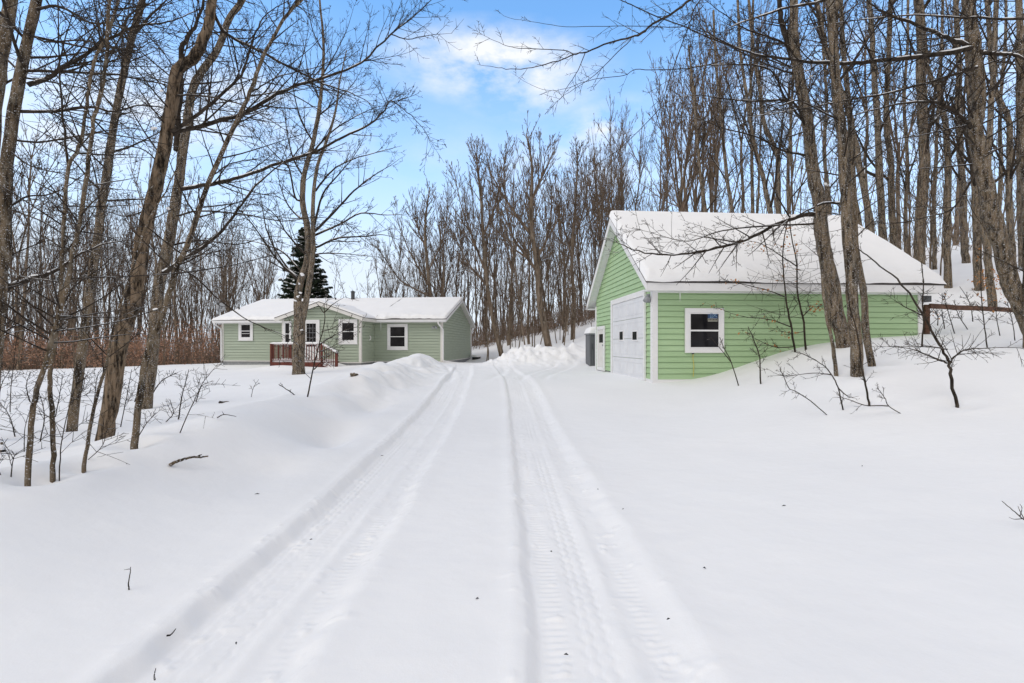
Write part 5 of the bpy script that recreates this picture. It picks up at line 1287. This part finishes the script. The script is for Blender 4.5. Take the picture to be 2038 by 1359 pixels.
def spruce():
    Y = 41.5; b = P(607, 0, Y); g = gz(b[0], Y); top = CZ+(CY-447)/F*Y; H = top-g
    root = empty('spruce_tree', (b[0], Y, g)); tag(root, 'dark green spruce with snow on its boughs behind the sage house roof', 'tree')
    t, c, sn = Geo(), Geo(), Geo()
    t.add(np.array([[0, 0, -.5], [0, 0, H*.5], [0, 0, H]]), np.array([.22, .12, .02]), 8); link('trunk', t.mesh('trunk'), M['far'], root)
    Vn = []; Vs = []
    z = 2.0
    while z < H-.15:
        f = 1-(z-1.0)/(H-1.0); Lb = max(.15, 3.4*f**.8); nb = int(9+8*f)
        a0 = R.uniform(0, 6.28)
        for k in range(nb):
            az = a0+2*math.pi*k/nb+R.normal(0, .12); L = Lb*R.uniform(.7, 1.12)
            d = np.array([math.cos(az), math.sin(az), 0]); sd = np.array([-d[1], d[0], 0])
            dr = R.uniform(.12, .38); n = max(4, int(L*9))
            zj = R.normal(0, .13)
            for q in np.linspace(.12, 1, n):
                p = d*L*q+np.array([0, 0, z+zj-dr*L*q+.22*L*q*q])
                wid = .36*(1-q*.75)*min(1, L)+.06
                for sg in (-1, 1, 0):
                    for rep in range(3):
                        tip = p+(sd*sg*wid+d*R.uniform(.12, .26))*R.uniform(.7, 1.2)+np.array([0, 0, -R.uniform(.04, .20)])
                        m_ = unit(np.cross(tip-p, R.normal(0, 1, 3)))*R.uniform(.05, .09)
                        Vn.append([p, (p+tip)/2+m_, tip, (p+tip)/2-m_])
                if R.random() < .28 and q > .25:
                    s_ = R.uniform(.08, .2); e = p+np.array([0, 0, .045])
                    Vs.append((e-d*s_*.9, e+d*s_*.9+np.array([0, 0, -.04]), s_*.45))
        z += R.uniform(.20, .32)
    V = np.array(Vn).reshape(-1, 3); link('crown', mesh_np('crown', V, np.arange(len(V)).reshape(-1, 4), False), M['needle'], root)
    for a, b_, r in Vs: sn.add(np.array([a, (a+b_)/2+[0, 0, r*.2], b_]), np.array([r*.15, r, r*.15]), 6)
    link('snow_cap', sn.mesh('snow_cap'), M['roofsnow'], root)
spruce()

# ------------------------------------------------------------------ saplings, twigs and litter on the snow
def sapling(pts, w0, w1, label, group=None, n=8, L=.4, lv=1, ang=(35, 70), up=.15, limbs=(), leafn=0, name='sapling', cat='sapling', flat=None, kid=(4, .5), Y=None, dY=0):
    B = hit(*pts[0]) if Y is None else None
    if B is None:
        b = P(pts[0][0], 0, Y); B = np.array([b[0], Y, gz(b[0], Y)])
        pts = [(pts[0][0], CY+(CZ-B[2])/Y*F)]+[q for q in pts[1:]]
    Yb = B[1]
    T = Plant(name, label, cat, B, group, 'twig', 'twig')
    p, r = T.stem(pts, Yb, max(.006, wpx(w0*.8, Yb)), max(.003, wpx(w1*.8, Yb)), 7, wob=.2, dY=dY)
    if n: sprout(T.crown, p[2:], r[2:], int(n*1.4)+1, L, ang, lv, up, .2, .1, kid, max(.0022, .0004*Yb), flat, maxr=.006)
    for l in limbs:
        q, rr = T.limb(l[0], Yb, l[1], max(.006, wpx(l[2], Yb)), .003, l[3], l[4], 1, (30, 70), .05, (4, .5), sides=6, rmin=.0022, leafn=l[5] if len(l) > 5 else 0)
    if leafn: leaves(T.leaf, p[len(p)//3:], leafn, .078)
    T.done()

def saplings():
    g = 'bare saplings by the garage'
    sapling([(1905, 806), (1892, 743), (1887, 717), (1869, 685), (1850, 649), (1837, 627), (1811, 584), (1775, 546), (1733, 513), (1707, 494)], 10, 3, 'forked bare sapling alone in the smooth snow right of the trees', None, 8, .4, 1, limbs=[
        ([(1892, 722), (1898, 711), (1921, 696), (1953, 693), (2018, 691), (2060, 700)], -.4, 4, 14, .4), ([(1886, 723), (1868, 716), (1830, 700), (1800, 692), (1740, 688)], .3, 4, 12, .35), ([(1885, 695), (1850, 690), (1790, 690), (1736, 690)], -.3, 3, 10, .3), ([(1838, 628), (1800, 610), (1770, 590)], .2, 3, 6, .3)])
    sapling([(1730, 801), (1723, 766), (1715, 733), (1711, 690), (1700, 640), (1690, 600), (1684, 560)], 6, 2.5, 'slender bare sapling in front of the mottled trunk', None, 10, .35)
    sapling([(1678, 816), (1668, 772), (1655, 746), (1639, 727), (1604, 707), (1580, 700)], 4, 2, 'thin sapling bent left over the snow bank', None, 7, .35, limbs=[([(1668, 772), (1690, 790), (1710, 788)], 0, 2.5, 3, .2), ([(1655, 746), (1620, 742), (1560, 748), (1525, 733)], 0, 2.5, 8, .3)])
    sapling([(1646, 826), (1613, 798), (1584, 779), (1570, 772), (1558, 745), (1552, 735)], 3, 2, 'bowed twig in the snow below the green wall', None, 6, .25)
    sapling([(1795, 824), (1769, 808), (1760, 790), (1746, 772)], 3, 2, 'short arching twig in the snow right of the slender sapling', None, 4, .25, limbs=[([(1768, 808), (1720, 806), (1690, 795), (1660, 790), (1650, 800)], -.1, 2.5, 4, .2)])
    hl = dict(ang=(60, 88), up=.0, flat=.5, kid=(3, .42))
    sapling([(1583, 701), (1573, 643), (1565, 600), (1560, 552), (1558, 497), (1566, 442)], 6, 2.5, 'beech sapling with orange leaves, left of a pair before the green wall', None, 17, 1.7, 1, leafn=22, limbs=[([(1573, 650), (1530, 635), (1470, 628), (1400, 600)], -.2, 2.5, 9, .3, 7), ([(1560, 590), (1520, 575), (1460, 562), (1430, 555)], -.3, 2.5, 9, .3, 9), ([(1578, 690), (1540, 690), (1500, 672), (1470, 660)], .1, 2.5, 8, .3, 8)], **hl)
    sapling([(1604, 696), (1597, 627), (1587, 584), (1586, 529), (1578, 484), (1570, 430)], 6, 2.5, 'beech sapling with a few orange leaves, right of a pair before the green wall', None, 17, 1.7, 1, leafn=26, limbs=[([(1597, 630), (1620, 610), (1640, 612)], -.2, 2.5, 5, .25, 14), ([(1586, 530), (1540, 500), (1500, 480), (1470, 490)], -.2, 2.5, 8, .3, 8), ([(1600, 660), (1570, 662), (1530, 650)], .1, 2, 6, .3, 6)], **hl)
    sapling([(1514, 764), (1512, 713), (1500, 676), (1489, 650)], 4, 2, 'bare whip before the middle of the green wall', None, 9, .35, 1)
    sapling([(1470, 768), (1455, 720), (1440, 690), (1433, 672)], 3, 1.5, 'thin whip slanting across the garage window corner', None, 4, .25, limbs=[([(1456, 722), (1430, 690), (1405, 660)], .1, 2, 2, .2)])
    sapling([(1835, 690), (1838, 640), (1836, 600), (1838, 560), (1834, 520)], 5, 2.5, 'upright stem beside the right corner of the garage', None, 12, .4)
    sapling([(1965, 692), (1958, 640), (1953, 590), (1952, 540), (1950, 480)], 4, 2, 'upright thin stem before the middle of the fence rail', None, 14, .4, leafn=12)
    for k, (bx, by, tx, ty) in enumerate(((1880, 655, 1876, 575), (1900, 664, 1880, 590), (1926, 656, 1898, 600), (1990, 668, 1980, 600), (2020, 678, 2004, 600), (1866, 648, 1856, 612), (1936, 640, 1910, 570))):
        sapling([(bx, by), ((bx+tx)/2+R.normal(0, 3), (by+ty)/2), (tx, ty)], 3, 1.5, 'thin bare stem in the snow under the fence rail', 'thin stems under the fence rail', 8, .35, 1, leafn=5 if k % 2 else 0)
    # left side
    for k, (pts, n, L) in enumerate(((((355, 835), (362, 790), (376, 735)), 6, .4), (((358, 862), (385, 800), (405, 760), (425, 735)), 8, .45), (((330, 840), (345, 822), (338, 795)), 5, .35),
        (((268, 800), (280, 760), (295, 720)), 7, .4), (((240, 850), (252, 790), (262, 735)), 8, .45), (((225, 862), (232, 800), (250, 760)), 8, .4), (((80, 880), (88, 820), (70, 760)), 8, .45), (((20, 820), (22, 770), (30, 700), (36, 660)), 8, .5),
        (((48, 900), (50, 850), (64, 800)), 6, .4), (((118, 945), (122, 880), (140, 800), (155, 760)), 8, .45), (((185, 840), (188, 790), (196, 740)), 8, .45), (((175, 915), (205, 885), (212, 842)), 7, .35), (((60, 800), (52, 770), (60, 742)), 8, .5), (((110, 830), (120, 780), (124, 745)), 8, .5),
        (((275, 870), (290, 845), (310, 822)), 5, .3), (((22, 948), (26, 915), (34, 900)), 4, .25), (((4, 950), (-6, 930), (-14, 915)), 3, .2), (((155, 800), (168, 760), (160, 735)), 9, .5), (((300, 790), (320, 760), (350, 742)), 7, .5), (((205, 800), (220, 770), (240, 745)), 8, .5), (((-5, 800), (5, 760), (20, 738)), 9, .5), (((30, 870), (20, 830), (0, 800)), 7, .5), (((390, 800), (400, 770), (415, 760)), 6, .4))):
        sapling(list(pts), 4 if k % 3 == 0 else 3, 1.5, 'bare twiggy shoot standing in the snow among the left trunks', 'twiggy shoots among the left trunks', n, L, 1, (30, 75), .05, kid=(4, .55))
    sapling([(612, 790), (622, 740), (634, 690), (646, 640), (645, 605)], 4, 2, 'slim bare sapling to the right of the spreading tree before the house', None, 4, .6, limbs=[([(625, 735), (640, 720), (662, 700)], -.2, 2.5, 4, .4), ([(636, 685), (660, 670), (690, 655), (712, 650)], -.3, 2.5, 8, .4), ([(640, 660), (664, 652), (690, 632)], .2, 2.5, 6, .4), ([(645, 622), (664, 604), (692, 588)], 0, 2.5, 3, .4), ([(644, 622), (632, 606), (624, 600)], 0, 2, 2, .3), ([(634, 700), (660, 690), (700, 668)], .3, 2.5, 8, .4)])
    sapling([(586, 786), (570, 774), (555, 765)], 3, 2, 'lone stick slanting out of the snow left of the slim sapling', None, 1, .2, name='snow_twig', cat='twig')
    sapling([(500, 790), (505, 770), (515, 755)], 1.5, 1, 'faint stalk in the snow in front of the left house wing', None, 2, .2, name='snow_twig', cat='twig')
    # shrub by the deck
    for k in range(1):
        T0 = [([(527, 722), (523, 700), (516, 688)], 2), ([(528, 722), (530, 698), (527, 682)], 2)]
        B = hit(528, 724); T = Plant('bare_shrub', 'small bare shrub against the left end of the red brown deck', 'shrub', B, None, 'twig', 'twig')
        for q in range(11):
            p, r = T.stem([(525+R.uniform(-4, 8), 724), (523+R.uniform(-12, 16), 705), (520+R.uniform(-20, 20), 684+R.uniform(-4, 14))], B[1], .03, .012, 5)
            sprout(T.crown, p, r, 5, .4, (20, 50), 1, .2, .12, .2, (3, .5), .005)
        T.done()

def litter():
    def stick(name, label, rows, w, cat, extra=(), grp=None, lift=.0):
        pts = []
        for q in rows:
            h = hit(q[0], q[1]) if len(q) == 2 else P(*q); pts.append(h+np.array([0, 0, (q[2] if False else lift)]))
        base = pts[0].copy(); r = empty(name, tuple(base)); tag(r, label, cat, grp)
        g_ = Geo(); p = spline(pts, 5); p[1:-1] += R.normal(0, w*.07, (len(p)-2, 3)); rr = np.linspace(w/2, w*.22, len(p)); g_.add(p, rr, 8)
        link('stem', g_.mesh('stem', base), M['bark' if w > .02 else 'twig'], r)
        for e in extra:
            k = Geo(); q = spline([hit(*a) if len(a) == 2 else P(*a) for a in e], 4); k.add(q+np.array([0, 0, lift]), np.linspace(w*.3, w*.12, len(q)), 6); link('twig', k.mesh('twig', base), M['twig'], r)
    b = hit(338, 928); Y = b[1]
    stick('broken_branch', 'broken branch lying half sunk on the left snow bank', [(338, 929), (352, 921, Y+.02), (376, 913, Y+.12), (396, 912, Y+.2), (414, 910, Y+.28)], .035, 'branch', [[(392, 912, Y+.2), (398, 908, Y+.2), (402, 907, Y+.21)]], lift=.012)
    b = hit(256, 1180); Y = b[1]
    stick('snow_twig', 'little upright twig with a side shoot, alone in the smooth left snow', [(257, 1182), (256, 1160, Y), (259, 1140, Y), (260, 1128, Y)], .0075, 'twig', [[(256, 1176, Y), (245, 1174, Y), (236, 1186, Y-.05), (221, 1193, Y-.09)], [(259, 1132, Y), (252, 1133, Y), (247, 1134, Y)]])
    b = hit(334, 1280); Y = b[1]
    stick('snow_twig', 'dark stick at the edge of the left wheel track', [(333, 1280), (340, 1268, Y+.03), (350, 1256, Y+.08)], .009, 'twig', lift=.012)
    b = hit(309, 1352); Y = b[1]
    stick('snow_twig', 'short stick standing in the left wheel track at the bottom of the picture', [(308, 1358), (307, 1344, Y), (310, 1330, Y)], .007, 'twig')
    b = hit(2040, 1050); Y = b[1]
    stick('snow_twig', 'bare branched twig reaching in at the right edge over smooth snow', [(2060, 1062), (2040, 1048, Y), (2020, 1032, Y), (1994, 1010, Y)], .011, 'twig', [[(2040, 1048, Y), (2030, 1030, Y), (2026, 1020, Y)], [(2036, 1045, Y), (2018, 1046, Y), (2008, 1042, Y)], [(2030, 1040, Y), (2034, 1024, Y+.05), (2030, 1016, Y)]], lift=.05)
    b = hit(6, 885); stick('tree_stub', 'short dark stub poking from the snow at the far left', [(7, 900), (5, 888, b[1]), (3, 880, b[1])], .06, 'stub')
    b = hit(449, 800)
    stick('buried_log', 'dark end of a buried log in a hollow before the left house wing', [(438, 803), (448, 802, b[1]), (460, 801, b[1]+.1)], .07, 'log', lift=.02)
    b = hit(706, 748)
    stick('buried_stone', 'dark stone showing through the snow before the sage house', [(699, 749), (705, 748, b[1]), (712, 748, b[1])], .12, 'stone', lift=.03)
    b = hit(430, 832); stick('snow_twig', 'thin twig lying flat on the snow near the buried log', [(432, 836), (446, 828, b[1]), (470, 832, b[1]+.1)], .014, 'twig', [[(446, 828, b[1]), (442, 822, b[1])]], lift=.02)
    # flecks of bark and seed on the drive
    grp = 'dark flecks on the snow'
    for px, py in ((619, 1077), (1097, 1100), (1127, 1311), (1716, 928), (512, 985), (950, 1195), (1240, 1015), (760, 908), (1402, 1137), (1190, 975), (700, 1210), (470, 1290), (1330, 1240), (1560, 1010)):
        h = hit(px, py); r = empty('bark_fleck', tuple(h)); tag(r, 'tiny dark fleck of bark lying on the snow', 'fleck', grp)
        a = R.uniform(0, 6.28); s_ = .010 if h[1] < 4 else .02
        k = Geo(); d = np.array([math.cos(a), math.sin(a), .1]); k.add(np.array([-d*s_, [0, 0, .004], d*s_*1.1])+[0, 0, .004], np.array([.001, .0045, .001]), 5); link('bark_chip', k.mesh('bark_chip'), M['dark'], r)
saplings(); litter()

# ------------------------------------------------------------------ sky, sun, camera
def world():
    W = bpy.data.worlds.new('World'); S.world = W; W.use_nodes = True
    nt = W.node_tree; N = nt.nodes; L = nt.links
    bg = N['Background']
    sky = N.new('ShaderNodeTexSky'); sky.sky_type = 'NISHITA'; sky.sun_disc = False
    sky.sun_elevation = math.radians(SUN_EL); sky.sun_rotation = math.radians(SUN_ROT)
    sky.air_density = 1.0; sky.dust_density = .6; sky.ozone_density = 1.5
    tc = N.new('ShaderNodeTexCoord'); sx = N.new('ShaderNodeSeparateXYZ'); L.new(tc.outputs['Generated'], sx.inputs[0])
    k = N.new('ShaderNodeMix'); k.data_type = 'RGBA'; k.blend_type = 'MULTIPLY'; k.inputs[0].default_value = 1
    L.new(sky.outputs[0], k.inputs[6]); k.inputs[7].default_value = (*SKY_TINT, 1)
    c = k.outputs[2]
    # pale band towards the horizon
    band = ramp(nt, sx.outputs['Z'], [(0.0, 1.0), (.16, .90), (.34, .32), (.58, .0)])
    c = mix(nt, band, c, HAZE)
    # clouds: soft patches in chosen directions, broken up by noise
    n1 = N.new('ShaderNodeTexNoise'); n1.inputs['Scale'].default_value = 6.5; n1.inputs['Detail'].default_value = 7; n1.inputs['Roughness'].default_value = .58
    mp = N.new('ShaderNodeMapping'); mp.inputs['Scale'].default_value = (1, 1, 2.2); L.new(tc.outputs['Generated'], mp.inputs[0]); L.new(mp.outputs[0], n1.inputs['Vector'])
    tot = None
    for px, py, a, b_, st in ((990, 130, .21, .062, 1.0), (930, 120, .10, .05, .6), (1050, 168, .16, .06, .7), (1200, 250, .085, .045, .8), (1240, 235, .07, .04, .5), (470, 215, .22, .07, .75), (620, 240, .16, .07, .6), (360, 225, .2, .08, .55), (880, 310, .3, .10, .10), (1150, 330, .2, .08, .5), (60, 210, .3, .10, .5), (1650, 230, .4, .12, .35)):
        d = P(px, py, 1.0)-np.array([0, 0, CZ]); d = d/np.linalg.norm(d)
        s_ = N.new('ShaderNodeVectorMath'); s_.operation = 'SUBTRACT'; L.new(tc.outputs['Generated'], s_.inputs[0]); s_.inputs[1].default_value = tuple(d)
        v = N.new('ShaderNodeVectorMath'); v.operation = 'MULTIPLY'; L.new(s_.outputs[0], v.inputs[0]); v.inputs[1].default_value = (1/a, 1/a, 1/b_)
        ln = N.new('ShaderNodeVectorMath'); ln.operation = 'LENGTH'; L.new(v.outputs[0], ln.inputs[0])
        e = math_(nt, 'MULTIPLY', math_(nt, 'SUBTRACT', 1.15, ln.outputs['Value'], True), st)
        tot = e if tot is None else math_(nt, 'MAXIMUM', tot, e)
    m_ = math_(nt, 'MULTIPLY', tot, math_(nt, 'ADD', math_(nt, 'MULTIPLY', math_(nt, 'SUBTRACT', n1.outputs['Fac'], .37), 6.0), 0.0), True)
    # unseen cloud veil added above and behind, warm grey to balance the blue skylight
    n2 = N.new('ShaderNodeTexNoise'); n2.inputs['Scale'].default_value = 2.3; n2.inputs['Detail'].default_value = 6; L.new(mp.outputs[0], n2.inputs['Vector'])
    back = ramp(nt, math_(nt, 'ADD', math_(nt, 'MULTIPLY', sx.outputs['Y'], -.5), .5), [(.2, .0), (.42, 1.0)])
    over = ramp(nt, sx.outputs['Z'], [(.66, 0.0), (.82, 1.0)])
    veil = math_(nt, 'MULTIPLY', ramp(nt, n2.outputs['Fac'], [(.36, .55), (.52, 1.0)]), math_(nt, 'MAXIMUM', back, over))
    c = mix(nt, math_(nt, 'MULTIPLY', m_, .92), c, CLOUD)
    c = mix(nt, math_(nt, 'MULTIPLY', veil, .95), c, VEIL_FILL)
    L.new(c, bg.inputs['Color']); bg.inputs['Strength'].default_value = SKY_STR
SUN_EL, SUN_AZ = 42, -126       # degrees; the sun stands behind the camera to the left, through thin cloud
SUN_ROT = SUN_AZ
SKY_STR = .12
SKY_TINT = (1.75, 2.45, 2.75)
HAZE = (6.5, 7.0, 7.8)
CLOUD = (7.9, 7.95, 8.05)
VEIL_FILL = (6.75, 6.15, 5.45)  # colour of the unseen added veil, warmed so the snow stays neutral
world()
sl = bpy.data.lights.new('sun', 'SUN'); sl.energy = .8; sl.angle = math.radians(35); sl.color = (1, .955, .89)
so = bpy.data.objects.new('sun', sl); COL.objects.link(so)
az, el = math.radians(SUN_AZ), math.radians(SUN_EL)
dv = Vector((math.sin(az)*math.cos(el), math.cos(az)*math.cos(el), math.sin(el)))
so.rotation_euler = dv.to_track_quat('Z', 'Y').to_euler()

cd = bpy.data.cameras.new('camera'); cd.sensor_width = 36; cd.lens = 36*F/2038; cd.clip_start = .05; cd.clip_end = 2000
cd.shift_y = (CY-679.5)/2038
co = bpy.data.objects.new('camera', cd); COL.objects.link(co); co.location = (0, 0, CZ); co.rotation_euler = (math.pi/2, 0, 0)
S.camera = co
S.view_settings.view_transform = 'Standard'; S.view_settings.look = 'None'; S.view_settings.exposure = .13; S.view_settings.gamma = 1
S.cycles.max_bounces = 6; S.cycles.diffuse_bounces = 4
